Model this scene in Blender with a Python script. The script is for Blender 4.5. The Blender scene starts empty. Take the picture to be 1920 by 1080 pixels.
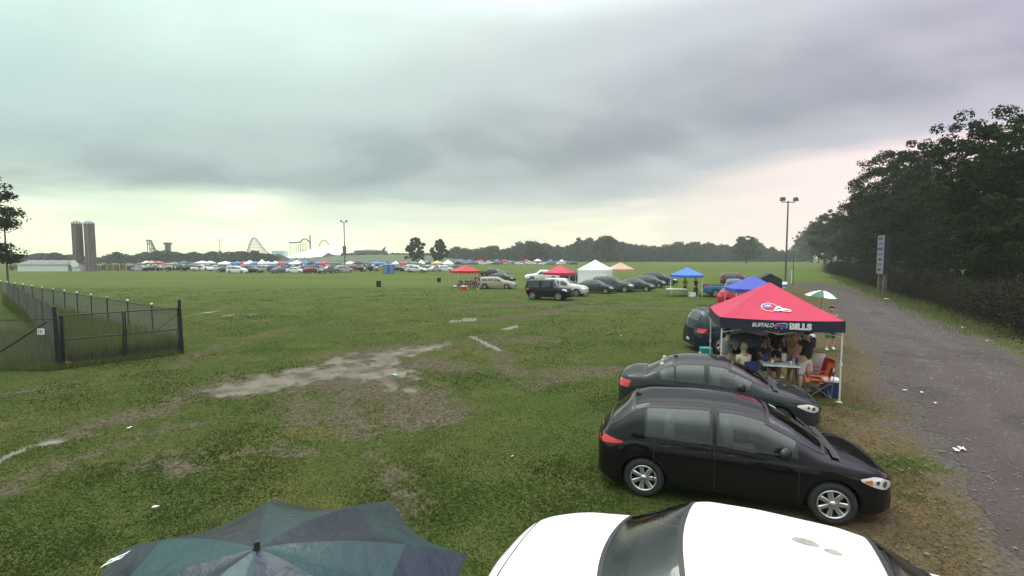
import bpy, bmesh, math, random
import numpy as np
from math import sin, cos, pi, radians, sqrt, atan, atan2
from mathutils import Vector, Matrix, noise
random.seed(7)
rng = np.random.default_rng(7)
scene = bpy.context.scene
COL = scene.collection

# ------------------------------------------------------------------ camera
FPX = 900.0; CAMH = 3.85; HORIZ = 482.0
PITCH = atan((540 - HORIZ) / FPX)
cam_d = bpy.data.cameras.new('camera'); cam = bpy.data.objects.new('camera', cam_d)
COL.objects.link(cam); scene.camera = cam
cam_d.sensor_width = 36.0; cam_d.lens = 36.0 * FPX / 1920.0
cam_d.clip_start = 0.05; cam_d.clip_end = 6000
cam.location = (0, 0, CAMH); cam.rotation_euler = (pi / 2 - PITCH, 0, 0)

# ------------------------------------------------------------------ world, sun, exposure
SUN_EL, SUN_AZ = radians(58), radians(-35)      # azimuth from +Y towards +X
world = bpy.data.worlds.new('World'); scene.world = world; world.use_nodes = True
wn = world.node_tree; wn.nodes.clear()
def NW(t, **k):
    n = wn.nodes.new(t)
    for a, b in k.items(): setattr(n, a, b)
    return n
def mathn(tree, op, a, b=None, c=None, clamp=False):
    n = tree.nodes.new('ShaderNodeMath'); n.operation = op; n.use_clamp = clamp
    for i, v in enumerate((a, b, c)):
        if v is None: continue
        if isinstance(v, (int, float)): n.inputs[i].default_value = v
        else: tree.links.new(v, n.inputs[i])
    return n.outputs[0]
def ramp(tree, fac, stops, interp='LINEAR'):
    n = tree.nodes.new('ShaderNodeValToRGB'); cr = n.color_ramp; cr.interpolation = interp
    while len(cr.elements) < len(stops): cr.elements.new(0.5)
    for e, (p, c) in zip(cr.elements, stops):
        e.position = p; e.color = (*c, 1) if len(c) == 3 else c
    if fac is not None: tree.links.new(fac, n.inputs[0])
    return n.outputs[0]
def mixc(tree, fac, a, b, mode='MIX'):
    n = tree.nodes.new('ShaderNodeMix'); n.data_type = 'RGBA'; n.blend_type = mode
    if isinstance(fac, (int, float)): n.inputs[0].default_value = fac
    else: tree.links.new(fac, n.inputs[0])
    for i, v in ((6, a), (7, b)):
        if isinstance(v, tuple): n.inputs[i].default_value = (*v, 1) if len(v) == 3 else v
        else: tree.links.new(v, n.inputs[i])
    return n.outputs[2]
def noisen(tree, vec, scale, detail=4, rough=.55, dist=0):
    n = tree.nodes.new('ShaderNodeTexNoise'); n.inputs['Scale'].default_value = scale
    n.inputs['Detail'].default_value = detail; n.inputs['Roughness'].default_value = rough
    n.inputs['Distortion'].default_value = dist
    if vec is not None: tree.links.new(vec, n.inputs['Vector'])
    return n.outputs['Fac']
def smooth01(tree, v, a, b):
    n = tree.nodes.new('ShaderNodeMapRange'); n.interpolation_type = 'SMOOTHSTEP'
    tree.links.new(v, n.inputs[0]); n.inputs[1].default_value = a; n.inputs[2].default_value = b
    n.inputs[3].default_value = 0; n.inputs[4].default_value = 1
    return n.outputs[0]
def build_world():
    T = wn
    tc = NW('ShaderNodeTexCoord'); sep = NW('ShaderNodeSeparateXYZ')
    T.links.new(tc.outputs['Generated'], sep.inputs[0])
    X, Y, Z = sep.outputs
    sky = NW('ShaderNodeTexSky'); sky.sky_type = 'NISHITA'; sky.sun_disc = False
    sky.sun_elevation = SUN_EL; sky.sun_rotation = SUN_AZ
    nis = mixc(T, 1.0, sky.outputs[0], (.08, .08, .08), 'MULTIPLY')
    # cloud deck coordinates: directions projected on a plane overhead
    zz = mathn(T, 'ADD', mathn(T, 'MAXIMUM', Z, 0.0), 0.27)
    cx = mathn(T, 'DIVIDE', X, zz); cy = mathn(T, 'DIVIDE', Y, zz)
    comb = NW('ShaderNodeCombineXYZ'); T.links.new(mathn(T, 'MULTIPLY', cx, .75), comb.inputs[0]); T.links.new(cy, comb.inputs[1]); comb.inputs[2].default_value = 3.7
    n1 = noisen(T, comb.outputs[0], .9, 5, .5, .3)
    n2 = noisen(T, comb.outputs[0], 2.2, 6, .52, .4)
    comb2 = NW('ShaderNodeCombineXYZ'); T.links.new(mathn(T, 'MULTIPLY', X, 1.0), comb2.inputs[0]); T.links.new(Y, comb2.inputs[1]); T.links.new(mathn(T, 'MULTIPLY', Z, 5.0), comb2.inputs[2])
    n3 = noisen(T, comb2.outputs[0], 2.6, 5, .5, .2)
    n4 = noisen(T, comb2.outputs[0], 7.0, 5, .55, .2)
    # elevation disturbed by noise; the cloud base sits lower to the left (tilt with X)
    e = mathn(T, 'ADD', Z, mathn(T, 'MULTIPLY', mathn(T, 'SUBTRACT', n3, .5), .13))
    e = mathn(T, 'ADD', e, mathn(T, 'MULTIPLY', mathn(T, 'SUBTRACT', n4, .5), .03))
    e2 = mathn(T, 'ADD', mathn(T, 'ADD', Z, mathn(T, 'MULTIPLY', X, -.14)), mathn(T, 'MULTIPLY', mathn(T, 'SUBTRACT', n1, .5), .20))
    dark = ramp(T, e2, [(0.0, (.60, .66, .62)), (.10, (.50, .56, .55)), (.18, (.335, .38, .405)), (.26, (.40, .445, .47)), (.35, (.60, .67, .68)), (.48, (.88, .98, .96)), (.8, (.90, .98, .96)), (1, (.95, 1, 1))], 'EASE')
    low = ramp(T, e, [(0.0, (1.25, 1.19, .80)), (.055, (1.50, 1.42, .96)), (.088, (1.34, 1.30, .98)), (.125, (.72, .78, .68))], 'EASE')
    e = mathn(T, 'SUBTRACT', e, mathn(T, 'MULTIPLY', smooth01(T, X, .22, .5), .055))
    edge = smooth01(T, e, .085, .150)
    # rain shaft greys the bright strip in places
    sh = noisen(T, comb2.outputs[0], 1.7, 3, .5, 0)
    low = mixc(T, mathn(T, 'MULTIPLY', smooth01(T, sh, .44, .60), .62), low, (.62, .65, .57))
    low = mixc(T, mathn(T, 'MULTIPLY', smooth01(T, X, .15, .62), .9), low, (1.08, .96, .82))
    # bottom light bank runs higher on the right
    dk = mixc(T, mathn(T, 'MULTIPLY', smooth01(T, n2, .36, .68), .5), dark, (.66, .72, .70))
    colr = mixc(T, edge, low, dk)
    # cool green left, violet right: a lens colour cast put into the sky
    tint = ramp(T, mathn(T, 'MULTIPLY_ADD', X, .5, .5), [(.12, (.90, 1.07, 1.0)), (.38, (.95, 1.04, .99)), (.55, (1, 1, 1)), (.74, (1.04, .96, 1.05)), (.86, (1.14, .95, 1.16))])
    colr = mixc(T, 1.0, colr, tint, 'MULTIPLY')
    up = ramp(T, Z, [(0, (.28, .28, .28)), (.42, (.28, .28, .28)), (.75, (.75, .75, .75)), (1, (1, 1, 1))])
    m = NW('ShaderNodeVectorMath', operation='SCALE'); T.links.new(colr, m.inputs[0])
    T.links.new(mathn(T, 'MULTIPLY', up, 1 / .28), m.inputs['Scale'])
    out = mixc(T, .94, nis, m.outputs[0])
    bg = NW('ShaderNodeBackground'); T.links.new(out, bg.inputs[0]); bg.inputs[1].default_value = 1.0
    o = NW('ShaderNodeOutputWorld'); T.links.new(bg.outputs[0], o.inputs[0])
build_world()
sun_d = bpy.data.lights.new('sun', 'SUN'); sun = bpy.data.objects.new('sun', sun_d); COL.objects.link(sun)
sun_d.energy = 1.0; sun_d.angle = radians(30); sun_d.color = (1, .95, .86)
sd = Vector((sin(SUN_AZ) * cos(SUN_EL), cos(SUN_AZ) * cos(SUN_EL), sin(SUN_EL)))
sun.rotation_euler = sd.to_track_quat('Z', 'Y').to_euler(); sun.location = sd * 60
vs = scene.view_settings; vs.view_transform = 'Standard'; vs.look = 'None'; vs.gamma = 1; vs.exposure = 0.08
vs.use_curve_mapping = False
scene.cycles.volume_bounces = 0; scene.cycles.max_bounces = 8; scene.cycles.transparent_max_bounces = 24

# ------------------------------------------------------------------ placing by what the photograph shows
def G(px, py, h=0.0):
    """Point at height h that the photograph shows at pixel (px, py)."""
    dx, dn = px - 960.0, py - 540.0
    fwd = FPX * cos(PITCH) - dn * sin(PITCH); down = dn * cos(PITCH) + FPX * sin(PITCH)
    t = (CAMH - h) / down
    return Vector((dx * t, fwd * t, h))
def X_at(px, y): return (px - 960.0) / FPX * y
def Z_at(py, y): return CAMH + (HORIZ - py) / FPX * y

# ------------------------------------------------------------------ object helpers
def link(o, parent=None):
    COL.objects.link(o)
    if parent is not None: o.parent = parent
    return o
def tag(o, label=None, cat=None, group=None, kind=None):
    if label: o['label'] = label
    if cat: o['category'] = cat
    if group: o['group'] = group
    if kind: o['kind'] = kind
    return o
def empty(name, loc=(0, 0, 0), rz=0, label=None, cat=None, group=None):
    o = bpy.data.objects.new(name, None); o.location = loc; o.rotation_euler = (0, 0, rz); o.empty_display_size = .3
    link(o); return tag(o, label, cat, group)
def kids(o): return [c for c in bpy.data.objects if c.parent == o]
def copy_tree(o, parent=None, remap=None):
    c = o.copy(); COL.objects.link(c); c.parent = parent
    for ch in CH.get(o.name, []): copy_tree(ch, c)
    if o.name in CH: CH[c.name] = [x for x in TMP.pop(c.name, [])]
    if parent is not None: TMP.setdefault(parent.name, []).append(c)
    return c
CH = {}; TMP = {}
class MB:
    """Collects shapes and links them as ONE mesh object."""
    def __init__(s): s.v = []; s.f = []; s.m = []; s.sm = []
    def add(s, vs, fs, m=0, smooth=False, M=None):
        b = len(s.v)
        for p in vs:
            p = Vector(p)
            s.v.append(tuple(M @ p) if M is not None else tuple(p))
        for f in fs: s.f.append(tuple(i + b for i in f)); s.m.append(m); s.sm.append(smooth)
        return s
    def box(s, c, d, m=0, rz=0, M=None, taper=1.0):
        x, y, z = d[0] / 2, d[1] / 2, d[2] / 2; vs = []
        for k in (-1, 1):
            t = taper if k == 1 else 1
            for a, b in ((-1, -1), (1, -1), (1, 1), (-1, 1)): vs.append(Vector((a * x * t, b * y * t, k * z)))
        R = Matrix.Translation(Vector(c)) @ Matrix.Rotation(rz, 4, 'Z')
        if M is not None: R = M @ R
        return s.add(vs, [(3, 2, 1, 0), (4, 5, 6, 7), (0, 1, 5, 4), (1, 2, 6, 5), (2, 3, 7, 6), (3, 0, 4, 7)], m, False, R)
    def tube(s, p0, p1, r0, r1=None, n=8, m=0, smooth=True, cap=True):
        p0, p1 = Vector(p0), Vector(p1); r1 = r0 if r1 is None else r1
        d = (p1 - p0)
        if d.length < 1e-6: return s
        q = d.to_track_quat('Z', 'Y'); vs = []
        for p, r in ((p0, r0), (p1, r1)):
            for i in range(n):
                a = 2 * pi * i / n; vs.append(p + q @ Vector((cos(a) * r, sin(a) * r, 0)))
        fs = [(i, (i + 1) % n, n + (i + 1) % n, n + i) for i in range(n)]
        s.add(vs, fs, m, smooth)
        if cap: s.add(vs, [tuple(range(n - 1, -1, -1)), tuple(range(n, 2 * n))], m, False)
        return s
    def path(s, pts, rs, n=6, m=0):
        for i in range(len(pts) - 1):
            r0 = rs[i] if hasattr(rs, '__len__') else rs; r1 = rs[i + 1] if hasattr(rs, '__len__') else rs
            s.tube(pts[i], pts[i + 1], r0, r1, n, m)
        return s
    def ball(s, c, r, m=0, n=10, k=6, M=None):
        r = (r, r, r) if isinstance(r, (int, float)) else r; vs = []
        for j in range(k + 1):
            t = pi * j / k
            for i in range(n):
                a = 2 * pi * i / n; vs.append((c[0] + r[0] * sin(t) * cos(a), c[1] + r[1] * sin(t) * sin(a), c[2] + r[2] * cos(t)))
        fs = [(j * n + i, (j + 1) * n + i, (j + 1) * n + (i + 1) % n, j * n + (i + 1) % n) for j in range(k) for i in range(n)]
        return s.add(vs, fs, m, True, M)
    def lathe(s, prof, n=24, m=0, M=None, smooth=True):
        vs = [(r * cos(2 * pi * i / n), r * sin(2 * pi * i / n), z) for r, z in prof for i in range(n)]
        fs = [(j * n + i, j * n + (i + 1) % n, (j + 1) * n + (i + 1) % n, (j + 1) * n + i) for j in range(len(prof) - 1) for i in range(n)]
        return s.add(vs, fs, m, smooth, M)
    def grid(s, P, m=0, smooth=True, flip=False, skip=None):
        nx, ny = len(P), len(P[0]); vs = [p for row in P for p in row]; fs = []
        for i in range(nx - 1):
            for j in range(ny - 1):
                if skip and skip(i, j): continue
                f = (i * ny + j, (i + 1) * ny + j, (i + 1) * ny + j + 1, i * ny + j + 1)
                fs.append(f[::-1] if flip else f)
        return s.add(vs, fs, m, smooth)
    def poly(s, pts, m=0): return s.add(pts, [tuple(range(len(pts)))], m)
    def prism(s, pts, th, m=0, M=None):
        n = len(pts); vs = [(p[0], p[1], 0) for p in pts] + [(p[0], p[1], th) for p in pts]
        fs = [tuple(range(n - 1, -1, -1)), tuple(range(n, 2 * n))] + [(i, (i + 1) % n, n + (i + 1) % n, n + i) for i in range(n)]
        return s.add(vs, fs, m, False, M)
    def mesh(s, name, mats):
        me = bpy.data.meshes.new(name); me.from_pydata(s.v, [], s.f)
        for mt in (mats if isinstance(mats, (list, tuple)) else [mats]): me.materials.append(mt)
        me.polygons.foreach_set('material_index', s.m); me.polygons.foreach_set('use_smooth', s.sm); me.update()
        return me
    def build(s, name, mats, parent=None, loc=None, rz=None, **tags):
        o = bpy.data.objects.new(name, s.mesh(name, mats))
        if loc is not None: o.location = loc
        if rz is not None: o.rotation_euler = (0, 0, rz)
        link(o, parent)
        if parent is not None: CH.setdefault(parent.name, []).append(o)
        return tag(o, **tags)

# ------------------------------------------------------------------ materials
M = {}
def mat(name, col=(.5, .5, .5), rough=.5, metal=0, coat=0, var=0, vscale=8, bump=0, bscale=30, alpha=None, spec=None, objcol=False, emit=None, trans=0, back=None):
    m = bpy.data.materials.new(name); m.use_nodes = True; T = m.node_tree; p = T.nodes['Principled BSDF']
    p.inputs['Roughness'].default_value = rough; p.inputs['Metallic'].default_value = metal
    p.inputs['Coat Weight'].default_value = coat; p.inputs['Coat Roughness'].default_value = .04
    if spec is not None: p.inputs['Specular IOR Level'].default_value = spec
    tc = T.nodes.new('ShaderNodeTexCoord'); vec = tc.outputs['Object']
    if objcol:
        oi = T.nodes.new('ShaderNodeObjectInfo'); base = oi.outputs['Color']
    else: base = col
    v = max(var, .04)
    f = noisen(T, vec, vscale, 4)
    d = mixc(T, 1.0, base, (1 - v, 1 - v, 1 - v), 'MULTIPLY'); l = mixc(T, 1.0, base, (1 + v, 1 + v, 1 + v), 'MULTIPLY')
    T.links.new(mixc(T, smooth01(T, f, .3, .7), d, l), p.inputs['Base Color'])
    if bump:
        b = T.nodes.new('ShaderNodeBump'); b.inputs['Strength'].default_value = bump; b.inputs['Distance'].default_value = .02
        T.links.new(noisen(T, vec, bscale, 5), b.inputs['Height']); T.links.new(b.outputs[0], p.inputs['Normal'])
    if trans: p.inputs['Transmission Weight'].default_value = trans
    M[name] = m; return m
mat('paint', objcol=True, rough=.3, coat=.75, var=.05, vscale=3, spec=.0)
mat('cloth', objcol=True, rough=.85, var=.12, vscale=9)
mat('rubber', (.018, .018, .018), .8, var=.2); mat('plastic', (.02, .02, .021), .5, var=.1)
mat('alloy', (.55, .55, .56), .3, .85); mat('steel', (.42, .42, .42), .4, .7); mat('chrome', (.8, .8, .8), .12, 1)
mat('seat_cloth', (.28, .26, .24), .9, var=.1); mat('dash', (.035, .034, .034), .7)
mat('lamp_red', (.5, .012, .02), .15, coat=1); mat('lamp_orange', (.6, .12, .03), .2, coat=1)
mat('lamp_clear', (.72, .72, .70), .12, .35, coat=1)
mat('glass_dark', (.045, .052, .052), .09, 0, coat=.6, var=.3, vscale=2)
mat('underbody', (.012, .012, .012), .9); mat('seam', (.006, .006, .006), .6)
mat('plate_white', (.55, .55, .5), .5)
def glass_clear():
    m = bpy.data.materials.new('glass_clear'); m.use_nodes = True; T = m.node_tree; T.nodes.clear()
    tr = T.nodes.new('ShaderNodeBsdfTransparent'); tr.inputs[0].default_value = (.50, .55, .53, 1)
    gl = T.nodes.new('ShaderNodeBsdfGlossy'); gl.inputs['Roughness'].default_value = .05
    tc = T.nodes.new('ShaderNodeTexCoord'); b = T.nodes.new('ShaderNodeBump'); b.inputs['Strength'].default_value = .10; b.inputs['Distance'].default_value = .01
    T.links.new(noisen(T, tc.outputs['Object'], 26, 3), b.inputs['Height']); T.links.new(b.outputs[0], gl.inputs['Normal'])
    fr = T.nodes.new('ShaderNodeFresnel'); fr.inputs[0].default_value = 1.65
    mx = T.nodes.new('ShaderNodeMixShader'); T.links.new(mathn(T, 'ADD', fr.outputs[0], .05, clamp=True), mx.inputs[0])
    T.links.new(tr.outputs[0], mx.inputs[1]); T.links.new(gl.outputs[0], mx.inputs[2])
    o = T.nodes.new('ShaderNodeOutputMaterial'); T.links.new(mx.outputs[0], o.inputs[0]); M['glass_clear'] = m
glass_clear()
# ------------------------------------------------------------------ ground: one sheet, dense near, coarse far
def axis(lo, hi, step, far_lo, far_hi, g=1.16):
    a = list(np.arange(lo, hi + 1e-6, step)); s = step; x = hi
    while x < far_hi: s *= g; x += s; a.append(x)
    s = step; x = lo
    while x > far_lo: s *= g; x -= s; a.insert(0, x)
    return np.array(a)
def seg_dist(px, py, pts):
    d = np.full(px.shape, 1e9)
    for (x0, y0), (x1, y1) in zip(pts[:-1], pts[1:]):
        ex, ey = x1 - x0, y1 - y0; L2 = ex * ex + ey * ey + 1e-9
        t = np.clip(((px - x0) * ex + (py - y0) * ey) / L2, 0, 1)
        d = np.minimum(d, np.hypot(px - x0 - t * ex, py - y0 - t * ey))
    return d
def GP(pts): return [tuple(G(*p)[:2]) for p in pts]
def fbm(x, y, sc, seed=0, octv=4):
    """cheap value noise on numpy arrays"""
    r = np.zeros_like(x); amp = 1; tot = 0
    for o in range(octv):
        u, v = x * sc + seed * 17.3, y * sc + seed * 9.1
        i, j = np.floor(u), np.floor(v); fu, fv = u - i, v - j
        fu = fu * fu * (3 - 2 * fu); fv = fv * fv * (3 - 2 * fv)
        h = lambda a, b: np.modf(np.abs(np.sin(a * 127.1 + b * 311.7 + seed) * 43758.5453))[0]
        r += amp * ((h(i, j) * (1 - fu) + h(i + 1, j) * fu) * (1 - fv) + (h(i, j + 1) * (1 - fu) + h(i + 1, j + 1) * fu) * fv)
        tot += amp; amp *= .5; sc *= 2.03
    return r / tot
def soft(d, w, e): return np.clip((w + e - d) / (2 * e), 0, 1)
MUD = [([(428, 728), (470, 722), (520, 715), (575, 706), (610, 700)], .48), ([(590, 694), (640, 688), (668, 694)], .30), ([(655, 678), (672, 690), (690, 700)], .18),
       ([(655, 712), (690, 692), (720, 668), (745, 655)], .20), ([(715, 666), (770, 656), (835, 643)], .26),
       ([(700, 682), (740, 690), (770, 698)], .16), ([(690, 700), (735, 715), (775, 735)], .12)]
WET = [([(372, 583), (395, 587), (420, 590), (485, 590)], .15), ([(-10, 868), (50, 838), (100, 825)], .09),
       ([(835, 603), (880, 601)], .12), ([(945, 617), (968, 612)], .2), ([(872, 598), (893, 600)], .2), ([(885, 630), (935, 656)], .10)]
RUT = [([(100, 825), (180, 792), (250, 775), (330, 752), (400, 722), (430, 700)], .22), ([(160, 800), (240, 782), (300, 775), (380, 745)], .15), ([(-20, 930), (60, 890), (180, 850), (320, 800), (400, 790)], .12),
       ([(620, 665), (680, 660), (750, 648), (900, 640)], .30), ([(600, 712), (680, 722), (760, 745), (800, 770)], 1.1), ([(700, 690), (790, 680), (850, 690)], .8), ([(650, 760), (670, 800)], .5), ([(555, 735), (570, 790)], .3), ([(900, 645), (1000, 632), (1040, 640)], .4),
       ([(460, 848), (520, 840), (560, 852)], .25), ([(300, 865), (350, 870)], .25), ([(700, 860), (745, 900), (755, 970)], .22), ([(740, 950), (752, 1010)], .18),
       ([(900, 600), (1000, 590), (1100, 575), (1300, 580)], .8), ([(930, 650), (960, 700), (1100, 690)], .35), ([(1000, 720), (1090, 700), (1150, 690)], .4), ([(840, 580), (960, 572), (1080, 566)], .7),
       ([(0, 740), (120, 720), (250, 700), (330, 690), (420, 640)], .12), ([(400, 660), (560, 610), (700, 600)], .12)]
def inpoly(u, v, P):
    r = np.zeros(u.shape, bool); n = len(P)
    for i in range(n):
        (x0, y0), (x1, y1) = P[i], P[(i + 1) % n]
        c = ((y0 > v) != (y1 > v)); r ^= c & (u < (x1 - x0) * (v - y0) / (y1 - y0 + 1e-12) + x0)
    return r
MUD_AREA = GP([(418, 712), (470, 704), (540, 694), (590, 680), (625, 668), (660, 662), (700, 658), (735, 654), (790, 646), (838, 637), (842, 645), (800, 660), (765, 668), (745, 682), (790, 712), (770, 716), (715, 700), (660, 716), (620, 712), (565, 726), (530, 736), (470, 744), (424, 738)])
BROWN_AREA = GP([(520, 700), (600, 665), (680, 648), (760, 640), (850, 632), (960, 625), (1000, 640), (900, 655), (850, 668), (870, 730), (800, 770), (700, 790), (640, 775), (560, 760), (500, 745)])
def ground_masks(x, y):
    n1 = fbm(x, y, .9, 1); n2 = fbm(x, y, 3.5, 2); n3 = fbm(x, y, .25, 3); n4 = fbm(x, y, 9, 5, 2)
    mud = np.zeros_like(x); wet = np.zeros_like(x); rut = np.zeros_like(x)
    for pts, w in MUD:
        d0 = seg_dist(x, y, GP(pts)); streak = fbm(x * 2.2 + y * .7, y * .9 - x * .3, 2.2, 12); d = d0 + (n2 - .5) * .7 + (n4 - .5) * .3 + (streak - .5) * .9; mud = np.maximum(mud, soft(d, w * 1.35, .08)); rut = np.maximum(rut, soft(d0 + (n1 - .5) * .8, w * 1.3 + .35, .3) * .8)
    j1 = (fbm(x, y, 2.2, 31) - .5) * 1.0; j2 = (fbm(x, y, 2.2, 37) - .5) * 1.0
    core = inpoly(x + j1, y + j2, MUD_AREA).astype(float)
    a_ = x * .80 + y * .60; b_ = -x * .60 + y * .80
    st1 = fbm(a_ * .35, b_ * 2.4, 2.0, 41, 3); st2 = fbm(b_ * .4, a_ * 2.2, 1.6, 43, 3)
    mud = np.maximum(mud * .9, core * np.clip((np.maximum(st1, st2 * .97) - .475) * 8, 0, 1))
    br = inpoly(x + j1 * 1.6, y + j2 * 1.6, BROWN_AREA).astype(float)
    rut = np.maximum(rut, br * np.clip((st1 * .5 + st2 * .5 - .47) * 8, 0, 1) * .65); rut = np.maximum(rut, core)
    for pts, w in WET:
        d = seg_dist(x, y, GP(pts)) + (n2 - .5) * .25 + (n4 - .5) * .14; wet = np.maximum(wet, soft(d, w, .04))
    for pts, w in RUT:
        d = seg_dist(x, y, GP(pts)) + (n2 - .5) * .9 + (n1 - .5) * .6; rut = np.maximum(rut, soft(d, w, .3) * 1.0)
    # worn brown verge beside the gravel road
    rd = seg_dist(x, y, ROAD_MID) - 2.7
    verge = np.clip(2.2 - np.abs(rd - .6) / 1.5, 0, 1) * np.clip((n1 - .12) * 3.0, 0, 1)
    side = (x - 8.6) * .857 - (y - 9.7) * .515
    verge *= np.where(side > 3, .45, 1.0)
    dry = np.clip((n3 - .52) * 3.2, 0, 1) * np.clip((n1 - .3) * 2, 0, 1) * .8
    grav = np.clip((.35 - rd + (n2 - .5) * 1.3 + (n1 - .5) * 1.0) / .9, 0, 1)
    return mud, wet, rut, verge, dry, grav, n1, n2
ROAD_L = [(2.2, 1.5), (5.0, 4.4), (8.3, 9.7), (11.6, 14.8), (15.2, 20.4), (20.3, 29), (29.5, 44), (36.5, 57), (41, 66)]
ROAD_R = [(11.0, 1.5), (12.8, 6.0), (15.8, 12.0), (20.0, 18.8), (24.4, 26.5), (29.2, 35.2), (34.5, 45.5), (38.5, 56.5), (41.6, 65.7)]
ROAD_MID = [((a[0] + b[0]) / 2, (a[1] + b[1]) / 2) for a, b in zip(ROAD_L, ROAD_R)]
def ground_z(x, y, masks):
    mud, wet, rut, verge, dry, grav, n1, n2 = masks
    z = (n1 - .5) * .07 + (n2 - .5) * .03
    z = z * np.clip(1 - grav * 1.2, 0, 1)
    z -= mud * .05 + wet * .045 + rut * .035
    z += (mud + rut * .6) * (fbm((x * .8 + y * .6) * .4, (-x * .6 + y * .8) * 2.4, 2.6, 8, 3) - .5) * .16
    return z
def make_ground():
    xs = axis(-19, 16, .11, -2600, 2600); ys = axis(3, 24, .11, -400, 3200)
    Xg, Yg = np.meshgrid(xs, ys, indexing='ij'); x, y = Xg.ravel(), Yg.ravel()
    mk = ground_masks(x, y); near = np.clip((60 - np.hypot(x, y)) / 30, 0, 1)
    z = ground_z(x, y, mk) * near
    nx, ny = len(xs), len(ys); i = np.arange(nx * ny).reshape(nx, ny)
    f = np.stack([i[:-1, :-1], i[1:, :-1], i[1:, 1:], i[:-1, 1:]], -1).reshape(-1, 4)
    me = bpy.data.meshes.new('ground'); me.vertices.add(nx * ny); me.vertices.foreach_set('co', np.stack([x, y, z], -1).ravel())
    me.loops.add(f.size); me.loops.foreach_set('vertex_index', f.ravel().astype(np.int32))
    me.polygons.add(len(f)); me.polygons.foreach_set('loop_start', np.arange(0, f.size, 4).astype(np.int32))
    me.update(calc_edges=True); me.polygons.foreach_set('use_smooth', np.ones(len(f), bool))
    for nm, a in (('mud', mk[0]), ('wet', mk[1]), ('rut', mk[2]), ('verge', np.clip(mk[3], 0, 1)), ('dry', mk[4]), ('gravel', mk[5])):
        at = me.attributes.new(nm, 'FLOAT', 'POINT'); at.data.foreach_set('value', a.astype(np.float32))
    m = bpy.data.materials.new('ground'); m.use_nodes = True; T = m.node_tree; p = T.nodes['Principled BSDF']
    A = {}
    for nm in ('mud', 'wet', 'rut', 'verge', 'dry', 'gravel'):
        a = T.nodes.new('ShaderNodeAttribute'); a.attribute_name = nm; A[nm] = a.outputs['Fac']
    g = T.nodes.new('ShaderNodeNewGeometry').outputs['Position']
    mp = T.nodes.new('ShaderNodeMapping'); mp.inputs['Scale'].default_value = (.35, 1, 1); T.links.new(g, mp.inputs[0])
    nb = noisen(T, g, .12, 4); nm_ = noisen(T, g, 1.1, 5, .6); nf = noisen(T, g, 14, 4, .65); nfar = noisen(T, mp.outputs[0], .05, 5, .6)
    col = mixc(T, smooth01(T, nf, .28, .72), (.034, .047, .012), (.070, .088, .024))
    col = mixc(T, mathn(T, 'MULTIPLY', smooth01(T, nm_, .42, .68), .6), col, (.082, .084, .027))
    col = mixc(T, mathn(T, 'MULTIPLY', smooth01(T, nb, .45, .65), .6), col, (.044, .070, .015))
    col = mixc(T, mathn(T, 'MULTIPLY', smooth01(T, noisen(T, g, .35, 4), .50, .66), .55), col, (.105, .092, .030))
    sep = T.nodes.new('ShaderNodeSeparateXYZ'); T.links.new(g, sep.inputs[0])
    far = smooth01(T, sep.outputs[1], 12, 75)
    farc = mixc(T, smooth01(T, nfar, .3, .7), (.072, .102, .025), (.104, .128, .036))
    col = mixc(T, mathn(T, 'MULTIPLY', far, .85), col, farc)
    col = mixc(T, mathn(T, 'MULTIPLY', A['dry'], .5), col, (.095, .078, .034))
    col = mixc(T, mathn(T, 'MULTIPLY', A['verge'], .92), col, mixc(T, smooth01(T, nf, .25, .75), mixc(T, nm_, (.040, .026, .016), (.085, .055, .032)), mixc(T, nm_, (.10, .072, .042), (.17, .125, .070))))
    brown = mixc(T, smooth01(T, nf, .3, .7), (.036, .029, .019), (.125, .105, .072))
    col = mixc(T, mathn(T, 'MULTIPLY', A['rut'], .95), col, brown)
    mudc = mixc(T, smooth01(T, nm_, .35, .65), (.080, .066, .046), (.175, .155, .12))
    col = mixc(T, A['mud'], col, mudc)
    gr = mixc(T, smooth01(T, nf, .3, .7), (.05, .04, .036), (.115, .10, .095))
    col = mixc(T, A['gravel'], col, gr)
    col = mixc(T, mathn(T, 'MULTIPLY', A['wet'], .8), col, (.16, .15, .12))
    T.links.new(col, p.inputs['Base Color'])
    shiny = mathn(T, 'ADD', A['wet'], mathn(T, 'MULTIPLY', A['mud'], .22), clamp=True)
    ro = T.nodes.new('ShaderNodeMapRange'); T.links.new(shiny, ro.inputs[0]); ro.inputs[3].default_value = .95; ro.inputs[4].default_value = .10
    T.links.new(ro.outputs[0], p.inputs['Roughness'])
    T.links.new(mathn(T, 'MULTIPLY_ADD', shiny, .5, .03), p.inputs['Specular IOR Level'])
    b = T.nodes.new('ShaderNodeBump'); b.inputs['Distance'].default_value = .05
    T.links.new(mathn(T, 'SUBTRACT', .7, A['wet'], clamp=True), b.inputs['Strength']); T.links.new(nf, b.inputs['Height'])
    T.links.new(b.outputs[0], p.inputs['Normal'])
    me.materials.append(m); o = bpy.data.objects.new('ground', me); link(o); tag(o, kind='structure')
make_ground()
def resample(pts, step):
    out = []
    for a, b in zip(pts[:-1], pts[1:]):
        n = max(1, int(math.hypot(b[0] - a[0], b[1] - a[1]) / step))
        for i in range(n): t = i / n; out.append((a[0] + (b[0] - a[0]) * t, a[1] + (b[1] - a[1]) * t))
    out.append(pts[-1]); return np.array(out)
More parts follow.
